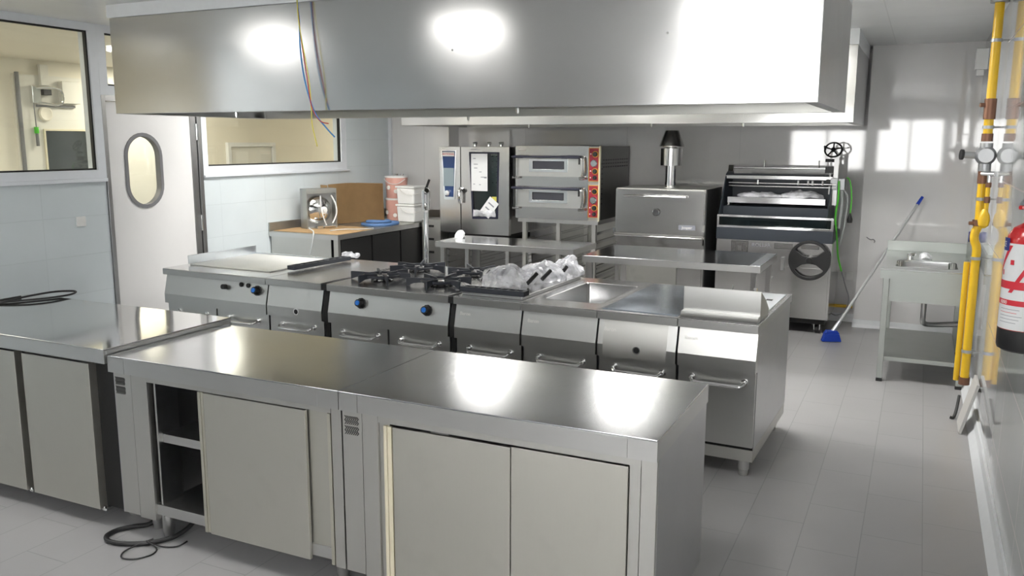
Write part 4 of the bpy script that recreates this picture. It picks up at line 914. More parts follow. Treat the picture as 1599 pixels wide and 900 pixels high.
obj('spit_holder', MB().prism([(GY+0.36,1.5005),(GY+0.46,1.5005),(GY+0.43,1.56),(GY+0.38,1.56)], GX0+0.01, GX0+0.06, 'x'), M['rear'], t)
# mast with hand wheel
mx, my = -0.775, GY+0.30
obj('mast', MB().box(mx+0.03, mx+0.07, my-0.02, my+0.02, 1.20, 1.665).cyl((mx,my,1.30),(mx,my,1.71),0.010,n=12), M['dark'], t)
obj('gear_block', MB().box(mx-0.045, mx+0.028, my-0.03, my+0.03, 1.50, 1.56).box(mx-0.03,mx+0.028,my-0.03,my+0.03,1.38,1.44).cyl((mx-0.05,my,1.615),(mx+0.07,my,1.615),0.016,n=12), M['black'], t, bevel=0.004)
def wheel_mb(c, R, r, spokes, ax='y', rot=0.0, sw=0.007):
    mb = MB(); c = Vector(c)
    def P(u, v): return c+(Vector((u,0,v)) if ax == 'y' else Vector((u,v,0)))
    mb.tube([P(R*math.cos(q), R*math.sin(q)) for q in (2*PI*k/28 for k in range(28))], r, n=8, smooth=0, closed=True)
    for k in range(spokes):
        q = rot+2*PI*k/spokes; mb.cyl(P(0.012*math.cos(q), 0.012*math.sin(q)), P(R*math.cos(q), R*math.sin(q)), sw, n=8)
    d = Vector((0,1,0)) if ax == 'y' else Vector((0,0,1))
    mb.cyl(c-d*0.012, c+d*0.012, 0.020, n=16)
    return mb
hw_c = (-0.760, GY+0.28, 1.715)
Mw = Matrix.Translation(hw_c) @ Matrix.Rotation(math.radians(28), 4, 'X')
wb = wheel_mb((0,0,0), 0.075, 0.008, 5, 'z', 0.3)
wb.cyl((-0.072,0,0),(-0.072,0,0.06),0.010,n=10)
obj('hand_wheel', wb.xf(Matrix.Translation(hw_c) @ Matrix.Rotation(math.radians(60), 4, 'X')), M['black'], t)
obj('motor_box', MB().box(-0.765, -0.70, GY+0.25, GY+0.36, 1.345, 1.455).box(-0.699,-0.64,GY+0.27,GY+0.36,1.345,1.45), M['alu'], t, bevel=0.004)
obj('conduit', MB().tube([(-0.665,GY+0.30,1.34),(-0.66,GY+0.32,1.2),(-0.675,GY+0.33,0.98)], 0.014).tube([(-0.64,GY+0.30,1.34),(-0.61,GY+0.33,1.25),(-0.625,GY+0.33,1.0),(-0.66,GY+0.33,0.80)], 0.007), M['greycable'], t)
# big front wheel: disc with two large openings
c0 = (-0.875, 0.712); Rw = 0.185
def lens(cx, cz, w_, h0, h1, n=14):
    pts = []
    for k in range(n+1):
        q = PI*k/n; pts.append((cx+w_*math.cos(q), cz+h1*math.sin(q)))
    for k in range(1, n):
        q = PI-PI*k/n; pts.append((cx+w_*math.cos(q), cz+h0*math.sin(q)))
    return pts
circ = [(c0[0]+Rw*math.cos(q), c0[1]+Rw*math.sin(q)) for q in (2*PI*k/48 for k in range(48))]
hl1 = [(c0[0]+r_*math.cos(q), c0[1]+r_*math.sin(q)+0.0) for r_, q in [(0.157, math.radians(a)) for a in range(35, 146, 10)]]+[(c0[0]-0.06, c0[1]+0.040), (c0[0], c0[1]+0.028), (c0[0]+0.06, c0[1]+0.040)]
hl2 = [(p[0], 2*c0[1]-p[1]) for p in hl1]
w1 = obj('wheel', MB().prism(circ, GY-0.085, GY-0.055, 'y', [hl1, hl2]).cyl((c0[0],GY-0.10,c0[1]),(c0[0],GY-0.0005,c0[1]),0.03), M['black'], t, bevel=0.006)
obj('wheel_bracket', MB().box(-1.13, -1.105, GY-0.04, GY-0.0005, 0.60, 0.72), M['dark'], t)
obj('door_latch', MB().box(-1.26, -1.20, GY-0.02, GY-0.0005, 0.515, 0.53), M['chrome'], t)
for x, y in ((GX1-0.10, GY+0.13), (GX0+0.10, GY+0.13), (GX1-0.10, GYB-0.10), (GX0+0.10, GYB-0.10)):
    c = obj('caster', MB().box(x-0.05, x+0.05, y-0.04, y+0.04, 0.092, 0.0998).box(x-0.028,x-0.022,y-0.03,y+0.03,0.035,0.092).box(x+0.022,x+0.028,y-0.03,y+0.03,0.035,0.092), M['chrome'], t)
    obj('caster_wheel', MB().lathe([(0.015,-0.018),(0.042,-0.018),(0.045,-0.012),(0.045,0.012),(0.042,0.018),(0.015,0.018)], (x,y,0.045), 'x'), M['black'], c)
t2 = thing('wrapped_parts', 'plastic-wrapped metal parts lying on the roaster tray', 'parts', (-1.2, GY+0.36, 1.255))
obj('wrap', clampz(MB().grid(crumple(dome(-1.42,GY+0.36,1.2555,0.22,0.08,0.05), 30, 10, 0.02, 3, 16), 30, 8).grid(crumple(dome(-1.02,GY+0.36,1.2555,0.20,0.08,0.07), 30, 10, 0.02, 8, 16), 30, 8), 1.2552), M['film'], t2, recalc=False)
obj('rods', MB().cyl((-1.55,GY+0.34,1.268),(-1.15,GY+0.36,1.268),0.010), M['chrome'], t2)
t2 = thing('power_cable', 'green cable running down beside the roaster to the wall', 'cable', (-0.62, 8.6, 0))
obj('cable', MB().tube([(-0.69,GY+0.24,1.43),(-0.685,GY+0.235,1.28),(-0.70,GY+0.24,1.10),(-0.675,GY+0.24,0.90),(-0.655,GY+0.26,0.72),(-0.62,GY+0.30,0.58)], 0.008), M['green'], t2)
obj('grey_cable', MB().tube([(-0.62,GY+0.30,0.58),(-0.58,GY+0.32,0.45),(-0.54,GY+0.35,0.30),(-0.58,GY+0.36,0.18),(-0.65,GY+0.36,0.14),(-0.72,GY+0.38,0.17)], 0.006), M['grub'], t2)
t2 = thing('plug_cable', 'short green cable with black plug hanging beside the roaster', 'cable', (-0.57, 8.6, 1.0))
obj('cable', MB().tube([(-0.63,GY+0.31,1.46),(-0.605,GY+0.31,1.44),(-0.585,GY+0.31,1.36),(-0.575,GY+0.31,1.25),(-0.578,GY+0.31,1.12)], 0.006), M['green'], t2)
obj('plug', MB().lathe([(0.008,0.0),(0.012,-0.02),(0.025,-0.06),(0.022,-0.09),(0.0,-0.09)], (-0.578,GY+0.31,1.13)), M['black'], t2)
tag(obj('wire_clip', MB().tube([(-0.435,8.836,0.885),(-0.415,8.832,0.870),(-0.395,8.83,0.862),(-0.375,8.832,0.866),(-0.36,8.834,0.850),(-0.365,8.836,0.835)], 0.004, n=8), M['grub']), 'small dark bent wire fixed on the back wall behind the broom handle', 'wire')
tag(obj('floor_pipe', MB().cyl((-1.2,9.03,0.16),(-0.53,9.03,0.16),0.016), M['yellow']), 'yellow gas pipe running low along the wall behind the roaster', 'pipe')
for x, lab in ((-0.66,'left'),(-0.58,'right')):
    tag(obj('wall_socket', MB().box(x-0.03, x+0.03, RBY-0.012, RBY-0.0005, 0.42, 0.50), M['white'], bevel=0.003), 'small white wall socket behind the roaster cables, %s of the pair' % lab, 'socket', 'wall sockets behind the roaster')

# ------------------------------------------------------------------ back-left counter with things on it
ax0, ax1, ay0, ay1, az = LX+0.006, -5.005, 6.62, 8.83, 0.893
t = thing('corner_counter', 'steel corner counter with dark doors along the left wall at the back', 'counter', (-5.43, 7.7, 0))
obj('worktop', MB().box(ax0, ax1, ay0, ay1, az-0.006, az), M['dull'], t, bevel=0.002)
obj('worktop_edge', MB().box(ax0, ax1, ay0, ay0+0.012, az-0.05, az-0.0062).box(ax1-0.012, ax1, ay0+0.0125, ay1, az-0.05, az-0.0062), M['edge'], t)
obj('upstand', MB().box(ax0, ax0+0.012, ay0, ay1, az+0.0002, az+0.085).box(ax0+0.0125, ax1, ay1-0.012, ay1, az+0.0002, az+0.085), M['dull'], t, bevel=0.001)
obj('end_panel', MB().box(ax0+0.01, ax1-0.10, ay0+0.02, ay0+0.03, 0.1, az-0.0505), M['panel'], t)
obj('stile', MB().box(ax1-0.065, ax1-0.012, ay0+0.015, ay0+0.05, 0.08, az-0.0505), M['panel'], t)
obj('carcass', MB().box(ax0+0.01, ax1-0.035, ay0+0.0505, ay1-0.02, 0.1, az-0.0505), M['gap'], t)
for k in range(4):
    a = ay0+0.065+k*0.53; obj('door', MB().box(ax1-0.034, ax1-0.012, a, a+0.50, 0.10, az-0.06), plain('dark_film_door_%d' % k, (0.045,0.045,0.045), 0.35, metal=0.7), t, bevel=0.002)
for x in (ax0+0.06, ax1-0.08):
    for y in (ay0+0.06, ay1-0.08): obj('leg', MB().cyl((x,y,0),(x,y,0.0995),0.022), M['edge'], t)
# cardboard sheet and box
tag(obj('cardboard_sheet', MB().prism([(-5.82,6.66),(-5.02,6.63),(-5.0,6.9),(-5.04,7.25),(-5.30,7.36),(-5.82,7.36)], az+0.0005, az+0.006, 'z'), M['card']), 'flat brown cardboard sheet spread on the corner counter', 'cardboard')
def at_plane(): pass
t = thing('cardboard_box', 'large creased brown cardboard leaning on the corner counter', 'box', (-5.4, 7.8, az))
bx0, bx1 = -5.80, -5.13
def cardf(u, v):
    x = -5.70+0.23*u; y = 7.42+0.68*u; z = az+0.006+0.425*v+0.010*math.sin(5*u)*v
    x += 0.014*math.sin(9*u)*(0.5+v*0.5)
    return (x-0.02*v, y, z)
mb = MB().grid(cardf, 26, 8)
r = bmesh.ops.solidify(mb.bm, geom=mb.bm.faces[:], thickness=0.012)
obj('front_panel', mb, M['card'], t)
obj('side_flap', MB().prism([(-5.72,7.40),(-5.835,7.44),(-5.835,7.45),(-5.72,7.412)], az+0.0065, az+0.425, 'z'), M['card'], t)
obj('back_panel', MB().prism([(-5.83,8.08),(-5.50,8.12),(-5.50,8.132),(-5.83,8.092)], az+0.0065, az+0.42, 'z'), M['card'], t)
# hose reel like appliance
t = thing('hose_reel_unit', 'open grey metal case with round chrome drum standing on the counter', 'machine', (-5.4, 6.95, az+0.006))
# case turned slightly: front faces the camera / right
rz = math.radians(63.4)
Mr = Matrix.Translation((-5.582, 7.081, az+0.0062)) @ Matrix.Rotation(rz, 4, 'Z')
cw, ch, cd = 0.335, 0.405, 0.14
def R_(mb): return mb.xf(Mr)
obj('case', R_(MB().prism([(-cw/2,0),(cw/2,0),(cw/2,ch),(-cw/2,ch)], -cd/2, cd/2-0.045, 'y', [[(-cw/2+0.012,0.012),(cw/2-0.012,0.012),(cw/2-0.012,ch-0.05),(-cw/2+0.012,ch-0.05)]])), M['dull'], t, bevel=0.002)
obj('case_back', R_(MB().box(-cw/2, cw/2, cd/2-0.0445, cd/2+0.01, 0.0, ch)), M['dark'], t, bevel=0.002)
obj('drum', R_(MB().lathe([(0.0,-0.065),(0.04,-0.062),(0.10,-0.045),(0.135,-0.015),(0.145,0.02),(0.0,0.02)], (-0.005,0.0,0.185), 'y', n=40)), M['chrome'], t)
obj('hub', R_(MB().lathe([(0.0,-0.10),(0.016,-0.10),(0.018,-0.085),(0.036,-0.08),(0.036,-0.064),(0.0,-0.064)], (0.02,0.0,0.185), 'y')), M['white'], t)
obj('hose', R_(MB().tube([(-0.02,-0.085,0.335),(-0.025,-0.10,0.22),(0.0,-0.11,0.10),(0.03,-0.10,0.03)], 0.006).tube([(0.10,-0.085,0.335),(0.14,-0.10,0.24),(0.145,-0.10,0.14),(0.10,-0.10,0.05)], 0.008)), M['white'], t)
obj('valve', R_(MB().cyl((0.0,-0.11,0.02),(0.12,-0.11,0.02),0.014,n=12).box(-0.08,-0.02,-0.13,-0.09,0.002,0.03)), M['chrome'], t)
tag(obj('drain_hose', MB().tube([(-5.43,6.72,az+0.035),(-5.37,6.66,az+0.04),(-5.30,6.625,az+0.02),(-5.29,6.60,az-0.04),(-5.31,6.595,az-0.14),(-5.33,6.595,az-0.20)], 0.006), M['greycable']), 'thin pale hose drooping over the end of the corner counter', 'hose')
tag(obj('thin_hose', MB().tube([(-5.25,6.82,az+0.014),(-5.18,6.95,az+0.02),(-5.10,7.05,az+0.014),(-5.05,7.15,az+0.012),(-5.03,7.25,az+0.012)], 0.005), M['greycable']), 'thin pale hose lying on the cardboard beside the case', 'hose')
tag(obj('blue_hose', MB().tube([(-5.36,7.52,az+0.017),(-5.22,7.46,az+0.017),(-5.10,7.54,az+0.017),(-5.07,7.70,az+0.017),(-5.12,7.84,az+0.017),(-5.26,7.84,az+0.020),(-5.36,7.66,az+0.036),(-5.30,7.54,az+0.040),(-5.17,7.58,az+0.042),(-5.13,7.70,az+0.040),(-5.22,7.78,az+0.040)], 0.016, n=10), M['bluecloth']), 'coiled blue hose lying on the corner counter before the buckets', 'hose')
def bucket(x, y, z, r, h, mat, label, handle=True, band=None):
    t = thing('bucket', label, 'bucket', (x, y, z), group='plastic buckets on the corner counter')
    obj('bucket_body', MB().lathe([(0.0,0),(r*0.88,0),(r*0.90,0.005),(r,h-0.02)], (x,y,z)), M[mat], t)
    obj('lid', MB().lathe([(r*0.97,h-0.0195),(r*1.05,h-0.0195),(r*1.06,h-0.004),(r*1.03,h),(r*0.9,h-0.002),(0.0,h-0.004)], (x,y,z)), M['white'], t)
    if handle: obj('handle', MB().tube([(x-r*1.0,y-0.02,z+h-0.03),(x-r*0.7,y-r*0.9,z+h-0.035),(x,y-r*1.12,z+h-0.08),(x+r*0.7,y-r*0.9,z+h-0.085),(x+r*1.0,y-0.02,z+h-0.035)], 0.004, n=8), M['white'], t)
    if band:
        mb = MB()
        for q, zz in band: mb.cyl((x+r*0.96*math.sin(q),y-r*0.96*math.cos(q),z+zz),(x+(r+0.004)*math.sin(q),y-(r+0.004)*math.cos(q),z+zz),0.025,n=6)
        obj('print', mb, M['whiteaccent'], t)
    return t
bucket(-5.42, 8.29, az+0.0005, 0.128, 0.250, 'bucketpink', 'lower pink printed bucket against the back wall', False, ((-0.5,0.09),(0.4,0.06)))
bucket(-5.42, 8.29, az+0.2510, 0.128, 0.250, 'bucketpink', 'upper pink printed bucket with white lid, top of its stack', True, ((-0.2,0.12),(0.5,0.08)))
def tub(x, y, z, w_, h, label):
    t = thing('plastic_tub', label, 'tub', (x, y, z), group='square white tubs on the corner counter')
    mb = MB(); a = w_*0.46; b = w_*0.5
    V = [[mb.bm.verts.new((x+sx*q, y+sy*q, z+zz)) for sx, sy in ((-1,-1),(1,-1),(1,1),(-1,1))] for q, zz in ((a,0),(b,h-0.022))]
    for k in range(4): mb.bm.faces.new((V[0][k], V[0][(k+1) % 4], V[1][(k+1) % 4], V[1][k]))
    mb.bm.faces.new(V[0][::-1]); mb.bm.faces.new(V[1])
    obj('tub_body', mb, M['white'], t, bevel=0.018)
    obj('lid', MB().box(x-b-0.008, x+b+0.008, y-b-0.008, y+b+0.008, z+h-0.0215, z+h), M['white'], t, bevel=0.006)
    obj('handle', MB().tube([(x-b*0.6,y-b-0.002,z+h-0.03),(x-b*0.2,y-b-0.02,z+h-0.06),(x+b*0.3,y-b-0.022,z+h-0.085),(x+b*0.95,y-b-0.012,z+h-0.09),(x+b+0.006,y-b*0.3,z+h-0.085)], 0.004, n=8), M['whiteaccent'], t)
tub(-5.145, 8.15, az+0.0005, 0.235, 0.200, 'lower square white tub beside the pink buckets')
tub(-5.145, 8.15, az+0.2010, 0.235, 0.200, 'upper square white tub, stacked on another beside the pink buckets')
for x, lab in ((-5.74,'left'),(-5.66,'right')):
    tag(obj('pipe_stub', MB().cyl((x,8.839,1.36),(x,8.78,1.36),0.014,n=12).cyl((x,8.79,1.365),(x,8.79,1.395),0.018,n=12), M['chrome']), 'small chrome pipe stub on wall above the cardboard, %s one' % lab, 'pipe stub', 'pipe stubs above the cardboard')
# narrow tray rack between the corner counter and the combi oven
t = thing('tray_cabinet', 'narrow steel cabinet with slots between corner counter and combi oven', 'cabinet', (-4.86, 8.3, 0))
obj('cabinet_body', MB().box(-4.985, -4.75, 8.12, 8.82, 0.02, 0.925), M['panel'], t, bevel=0.002)
for k in range(6): obj('slot', MB().box(-4.93, -4.83, 8.116, 8.1215, 0.845-k*0.145, 0.870-k*0.145), M['gap'], t)
tag(obj('paper_roll', MB().lathe([(0.0,0),(0.055,0),(0.06,0.03),(0.05,0.07),(0.056,0.10),(0.04,0.13),(0.0,0.135)], (-4.02,7.38,0.8525)).xf(Matrix.Identity(4)), M['paper']), 'crumpled white paper on the left prep table', 'paper') if False else None
tag(obj('paper_bundle', MB().grid(crumple(dome(-4.66,7.98,0.70,0.07,0.05,0.13), 20, 10, 0.02, 6, 20), 22, 10), M['paper'], recalc=False), 'crumpled white paper bundle below the combi oven control column', 'paper') if False else None

M['sinksteel'] = steel('satin_sink_steel', (0.40,0.42,0.40), 0.38, 0.08, (1,1,10), smudge=0.15)
# ------------------------------------------------------------------ sink unit at the right wall
sx0, sx1, sy0, sy1, sz = -0.222, 0.400, 6.81, 8.05, 0.863
M['sinktop'] = steel('sink_top_steel', (0.50,0.52,0.51), 0.2, 0.06, (1,30,1))
t = thing('sink_table', 'steel sink table with splashback and lower shelf by the right wall', 'sink', (0.075, 7.8, 0))
ba, bb, bc, bd = -0.125, 0.292, 6.985, 7.40
def rr(a, b, c, d, r, n=5):
    pts = []
    for (cx, cy, s) in ((b-r, c+r, -PI/2), (b-r, d-r, 0), (a+r, d-r, PI/2), (a+r, c+r, PI)):
        for k in range(n+1): q = s+PI/2*k/n; pts.append((cx+r*math.cos(q), cy+r*math.sin(q)))
    return pts
obj('worktop', MB().prism([(sx0,sy0),(sx1,sy0),(sx1,sy1),(sx0,sy1)], sz-0.008, sz, 'z', [rr(ba,bb,bc,bd,0.06)]), M['sinktop'], t, bevel=0.001)
obj('worktop_edge', MB().box(sx0, sx1, sy0, sy0+0.012, sz-0.072, sz-0.0082).box(sx0, sx0+0.012, sy0+0.0125, sy1, sz-0.072, sz-0.0082), M['sinksteel'], t)
mb = MB(); basin(mb, ba, bb, bc, bd, sz+0.0012, sz-0.18, 0.06); obj('basin', mb, M['chrome'], t)
obj('upstand', MB().box(sx1-0.014, sx1, sy0+0.02, sy1, sz+0.0002, sz+0.14).box(sx0, sx1-0.0145, sy1-0.014, sy1, sz+0.0002, sz+0.085), M['sinksteel'], t, bevel=0.001)
obj('apron', MB().box(sx0+0.07, sx1-0.075, sy0+0.018, sy0+0.030, 0.62, sz-0.0725).box(sx0+0.03,sx0+0.042,sy0+0.07,sy1-0.07,0.66,sz-0.0725), M['sinksteel'], t)
for x in (sx0+0.022, sx1-0.065):
    for y in (sy0+0.02, sy1-0.07):
        l = obj('leg', MB().box(x, x+0.042, y, y+0.042, 0.025, sz-0.0725), M['sinksteel'], t, bevel=0.003)
        obj('rubber_foot', MB().box(x-0.001, x+0.043, y-0.001, y+0.043, 0.0, 0.0248), M['black'], l, bevel=0.002)
obj('shelf', MB().box(sx0+0.030, sx1-0.070, sy0+0.064, sy1-0.075, 0.155, 0.187), M['sinksteel'], t, bevel=0.002)
obj('drain_pipe', MB().cyl((0.09,7.2,0.683),(0.09,7.2,0.45),0.02).tube([(0.09,7.2,0.46),(0.10,7.22,0.40),(0.18,7.3,0.38),(0.35,7.3,0.40)], 0.02), M['dark'], t)
obj('sink_tap', MB().cyl((-0.035,7.56,sz),(-0.035,7.56,sz+0.035),0.022).cyl((-0.035,7.56,sz+0.025),(0.0,7.53,sz+0.035),0.012), M['chrome'], t)
tag(obj('small_plastic_bag', MB().grid(crumple(dome(0.075,7.56,sz+0.002,0.05,0.04,0.045), 20, 8, 0.015, 2, 25), 20, 8), M['film'], recalc=False), 'small clear plastic bag beside the sink tap', 'plastic bag')

# ------------------------------------------------------------------ broom
t = thing('broom', 'blue broom with long grey handle leaning against the back wall', 'broom', (-0.63, 8.05, 0))
A = Vector((-0.602, 8.08, 0.125)); B = Vector((0.020, 8.800, 1.285)); dd = (B-A).normalized()
obj('broom_handle', MB().cyl(A, B-dd*0.09, 0.0125, n=14), M['greycable'], t)
obj('handle_grip', MB().cyl(B-dd*0.0895, B, 0.016, 0.013, n=14), M['bluedeep'], t)
mb = MB().cyl(A-dd*0.05, A+dd*0.07, 0.022, 0.017, n=14)
obj('broom_socket', mb, M['splash'], t)
mb = MB()
Mr = Matrix.Translation((-0.632,8.05,0.0)) @ Matrix.Rotation(math.radians(20), 4, 'Z')
mb.prism([(-0.085,0.004),(0.085,0.004),(0.065,0.075),(-0.065,0.075)], -0.03, 0.03, 'y').xf(Mr)
obj('bristles', mb, M['bluedeep'], t, bevel=0.006)
obj('broom_head', MB().prism([(-0.068,0.0755),(0.068,0.0755),(0.045,0.105),(-0.045,0.105)], -0.026, 0.026, 'y').xf(Mr), M['bluedeep'], t, bevel=0.004)

# ------------------------------------------------------------------ gas pipes at the right wall
gx, gy = 0.362, 6.35
t = thing('gas_pipe', 'thick yellow gas pipe with valves rising along the right wall', 'pipe', (gx, gy, 0.1))
obj('ceiling_flange', MB().cyl((gx,gy,CZ-0.02),(gx,gy,CZ-0.0005),0.055), M['alu'], t)
obj('upper_pipe', MB().cyl((gx,gy,CZ-0.0205),(gx,gy,1.955),0.028), M['yellow'], t)
obj('brass_union', MB().cyl((gx,gy,1.93),(gx,gy,2.06),0.036).cyl((gx-0.06,gy-0.02,2.02),(gx,gy,2.02),0.014), M['brass'], t, bevel=0.003)
v = obj('gas_regulator', MB().lathe([(0.0,-0.055),(0.045,-0.055),(0.062,-0.02),(0.062,0.02),(0.045,0.055),(0.0,0.055)], (gx,gy,1.70), 'y').cyl((gx,gy,1.60),(gx,gy,1.78),0.038).cyl((gx-0.05,gy,1.70),(gx-0.13,gy-0.02,1.705),0.022), M['alu'], t)
obj('regulator_cap', MB().cyl((gx-0.13,gy-0.02,1.705),(gx-0.145,gy-0.024,1.706),0.034), M['black'], v)
obj('steel_link', MB().cyl((gx-0.01,gy-0.02,1.585),(gx+0.06,gy-0.09,1.585),0.016).cyl((gx+0.03,gy-0.06,1.585),(gx+0.03,gy-0.06,1.53),0.014), M['chrome'], t)
obj('brass_collar', MB().cyl((gx,gy,1.79),(gx,gy,1.84),0.034), M['brass'], t)
obj('brass_collar', MB().cyl((gx-0.003,gy,1.52),(gx-0.003,gy,1.60),0.032), M['brass'], t)
obj('upper_pipe', MB().cyl((gx,gy,1.84),(gx,gy,1.93),0.028), M['yellow'], t)
obj('lower_pipe', MB().tube([(gx-0.003,gy,1.52),(gx-0.003,gy,1.40),(gx-0.002,gy,1.26),(gx-0.018,gy,1.20),(gx-0.018,gy,1.15),(gx,gy,1.09),(gx,gy,0.95),(gx,gy,0.20)], 0.027, n=16, smooth=5), M['yellow'], t)
obj('union_nut', MB().cyl((gx-0.003,gy,1.245),(gx-0.003,gy,1.285),0.038,n=6).cyl((gx-0.06,gy-0.02,1.262),(gx+0.05,gy,1.262),0.012,n=10), M['brass'], t)
obj('pipe_end', MB().cyl((gx,gy,0.17),(gx,gy,0.22),0.034,n=16), M['brass'], t)
for z in (2.42, 1.88, 1.42, 1.03, 0.40):
    obj('pipe_clamp', MB().lathe([(0.0285,-0.010),(0.034,-0.010),(0.034,0.010),(0.0285,0.010)], (gx,gy,z)).cyl((gx+0.03,gy,z),(RX-0.0005,gy,z),0.006,n=8), M['alu'], t)
obj('lower_pipe', MB().cyl((gx-0.048,gy+0.02,1.0),(gx-0.048,gy+0.02,0.19),0.019), M['yellow'], t)
t = thing('gas_pipe', 'slimmer yellow gas pipe with rounded trap beside the thick one', 'pipe', (gx+0.02, gy-0.10, 1.3))
px_, py_ = gx+0.028, gy-0.075
obj('slim_pipe', MB().cyl((px_,py_,1.50),(px_,py_,1.44),0.013).cyl((px_,py_,1.40),(px_,py_,1.32),0.013), M['yellow'], t)
obj('trap', MB().lathe([(0.012,0.11),(0.030,0.075),(0.036,0.04),(0.030,0.005),(0.012,-0.012),(0.0,-0.012)], (px_-0.008,py_-0.01,1.25)), M['yellow'], t)
obj('brass_nut', MB().cyl((px_,py_,1.44),(px_,py_,1.40),0.018,n=6).cyl((px_,py_,1.53),(px_,py_,1.50),0.018,n=6), M['brass'], t)

tag(obj('alarm_box', MB().box(0.33, RX-0.0005, 8.20, 8.32, 2.38, 2.55).box(0.345,0.40,8.21,8.31,2.33,2.3795), M['white'], bevel=0.004), 'small white box high in the right back corner near the pipe', 'box')
tag(obj('wall_hook', MB().lathe([(0.0,0),(0.04,0.0),(0.045,0.03),(0.02,0.06),(0.0,0.06)], (RX-0.0605,7.5,1.06), 'x'), M['blueprint']), 'small dark blue fitting on right wall above the sink', 'fitting')
# offcuts leaning on the wall
t = thing('leaning_tile', 'light grey tile leaning against the right wall near the pipe foot', 'tile', (0.36, 5.9, 0))
Mr = Matrix.Translation((0.322, 0, 0.0045)) @ Matrix.Rotation(math.radians(13.5), 4, 'Y')
obj('tile_slab', MB().box(0, 0.018, 5.75, 6.02, 0, 0.33).xf(Mr), plain('pale_tile', (0.55,0.54,0.52), 0.6), t, bevel=0.003)
t = thing('angle_bracket', 'thin dark bent bracket on the floor behind the leaning grey tile', 'bracket', (0.32, 6.1, 0))
obj('bent_rod', MB().tube([(0.335,6.22,0.12),(0.32,6.12,0.05),(0.305,6.07,0.010),(0.285,6.07,0.010)], 0.010), M['black'], t)

# ------------------------------------------------------------------ fire extinguisher
ex, ey, er = 0.3465, 3.25, 0.078
zb_, zt_ = 1.095, 1.515
t = thing('fire_extinguisher', 'red fire extinguisher with black base and white label on the right wall', 'fire extinguisher', (ex, ey, zb_))
obj('cylinder', MB().lathe([(er*0.985,0.075),(er*0.985,0.355),(er*0.95,0.385),(er*0.75,0.412),(er*0.40,0.428),(0.022,0.435),(0.022,0.455)], (ex,ey,zb_), n=48), M['redpaint'], t)
obj('base', MB().lathe([(er*0.80,0.0),(er*0.97,0.008),(er*1.01,0.022),(er*1.01,0.0748),(er*0.9,0.0748)], (ex,ey,zb_), n=48), M['black'], t)
def wrap(a0, a1, z0, z1, r, mat, name, par, skew=0.0, n=24):
    mb = MB()
    def f(u, v):
        a = a0+(a1-a0)*u+skew*(v-0.5); return (ex+r*math.cos(a), ey+r*math.sin(a), z0+(z1-z0)*v)
    mb.grid(f, n, 6)
    return obj(name, mb, M[mat], par)
# camera looks from -y and slightly -x: label centred near angle -100 deg
lab = wrap(math.radians(-225), math.radians(0), zb_+0.077, zb_+0.362, er+0.0008, 'paper', 'label_sheet', t, n=40)
wrap(math.radians(-225), math.radians(-12), zb_+0.212, zb_+0.238, er+0.0016, 'redprint', 'red_band', lab, n=40)
wrap(math.radians(-190), math.radians(-40), zb_+0.158, zb_+0.176, er+0.0016, 'redprint', 'red_bar', lab)
for a in (-175, -105): wrap(math.radians(a-5), math.radians(a+5), zb_+0.200, zb_+0.355, er+0.0017, 'redprint', 'red_stripe', lab, skew=math.radians(62), n=4)
wrap(math.radians(-188), math.radians(-150), zb_+0.336, zb_+0.378, er+0.0022, 'blueprint', 'blue_label', lab, n=8)
def wraptext(txt, size, a0, z, r):
    def fn(co):
        a = a0+co.x/r; return Vector((ex+(r+co.z)*math.cos(a), ey+(r+co.z)*math.sin(a), z+co.y))
    return MB().text(txt, size, (0,0,0), (1,0,0), (0,0,1), 0.0003, fn=fn)
obj('label_text', wraptext('1000', 0.017, math.radians(-165), zb_+0.161, er+0.0022), M['whiteaccent'], lab)
obj('label_text', wraptext('CE', 0.026, math.radians(-184), zb_+0.348, er+0.0028), M['whiteaccent'], lab)
obj('pictogram', wraptext('¶', 0.022, math.radians(-135), zb_+0.300, er+0.0020), M['redprint'], lab) if False else None
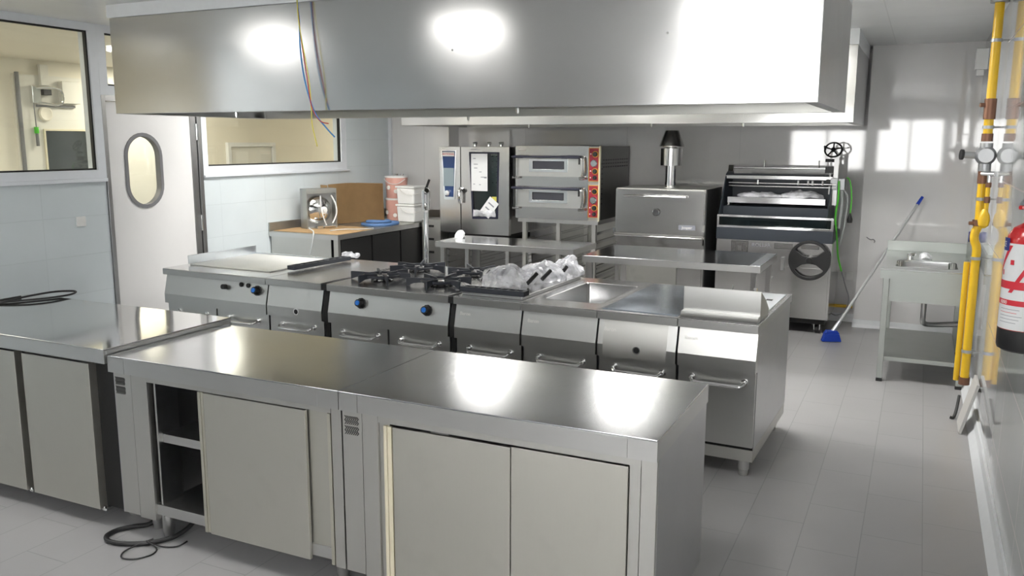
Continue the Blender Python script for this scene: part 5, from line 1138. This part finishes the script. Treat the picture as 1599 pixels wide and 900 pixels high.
wrap(math.radians(-142), math.radians(-132), zb_+0.292, zb_+0.308, er+0.0017, 'redprint', 'pictogram', lab, n=3); wrap(math.radians(-168), math.radians(-162), zb_+0.255, zb_+0.272, er+0.0017, 'redprint', 'pictogram', lab, n=3)
for k in range(5): wrap(math.radians(-160), math.radians(-115+6*(k % 3)), zb_+0.100+k*0.011, zb_+0.1015+k*0.011, er+0.0015, 'redprint' if k == 3 else 'ink', 'fine_print', lab, n=6)
obj('valve', MB().cyl((ex,ey,zb_+0.4552),(ex,ey,zb_+0.50),0.018).box(ex-0.012,ex+0.012,ey-0.07,ey+0.04,zb_+0.50,zb_+0.512), M['black'], t)
obj('lever', MB().box(ex-0.045, ex-0.005, ey-0.045, ey-0.035, zb_+0.475, zb_+0.483).cyl((ex-0.05,ey-0.04,zb_+0.479),(ex,ey,zb_+0.479),0.007), M['redpaint'], t)
obj('wall_bracket', MB().box(ex+0.02, RX-0.0005, ey-0.012, ey+0.012, zb_+0.42, zb_+0.45), M['alu'], t)

# ------------------------------------------------------------------ light and camera
w = bpy.data.worlds.new('World'); S.world = w; w.use_nodes = True
bg = w.node_tree.nodes['Background']; bg.inputs['Color'].default_value = (1.0,0.99,0.97,1); bg.inputs['Strength'].default_value = 7.0

cam = bpy.data.cameras.new('camera'); co = bpy.data.objects.new('camera', cam); COL.objects.link(co)
F = 1330.67
cam.sensor_width = 36; cam.lens = F/1599*36; cam.clip_start = 0.05
yaw, pitch, roll = (math.radians(a) for a in (25.48907564, 9.7389436, 0.14573827))
f = Vector((-math.sin(yaw)*math.cos(pitch), math.cos(yaw)*math.cos(pitch), -math.sin(pitch)))
r = Vector((math.cos(yaw), math.sin(yaw), 0)); u = r.cross(f)
r2 = r*math.cos(roll)+u*math.sin(roll); u2 = u*math.cos(roll)-r*math.sin(roll)
R = Matrix((r2, u2, -f)).transposed()
co.matrix_world = Matrix.Translation((0,0,1.78)) @ R.to_4x4()
S.camera = co
S.view_settings.view_transform = 'Standard'; S.view_settings.look = 'None'
S.view_settings.gamma = 1; S.view_settings.use_curve_mapping = False; S.view_settings.exposure = 0.88
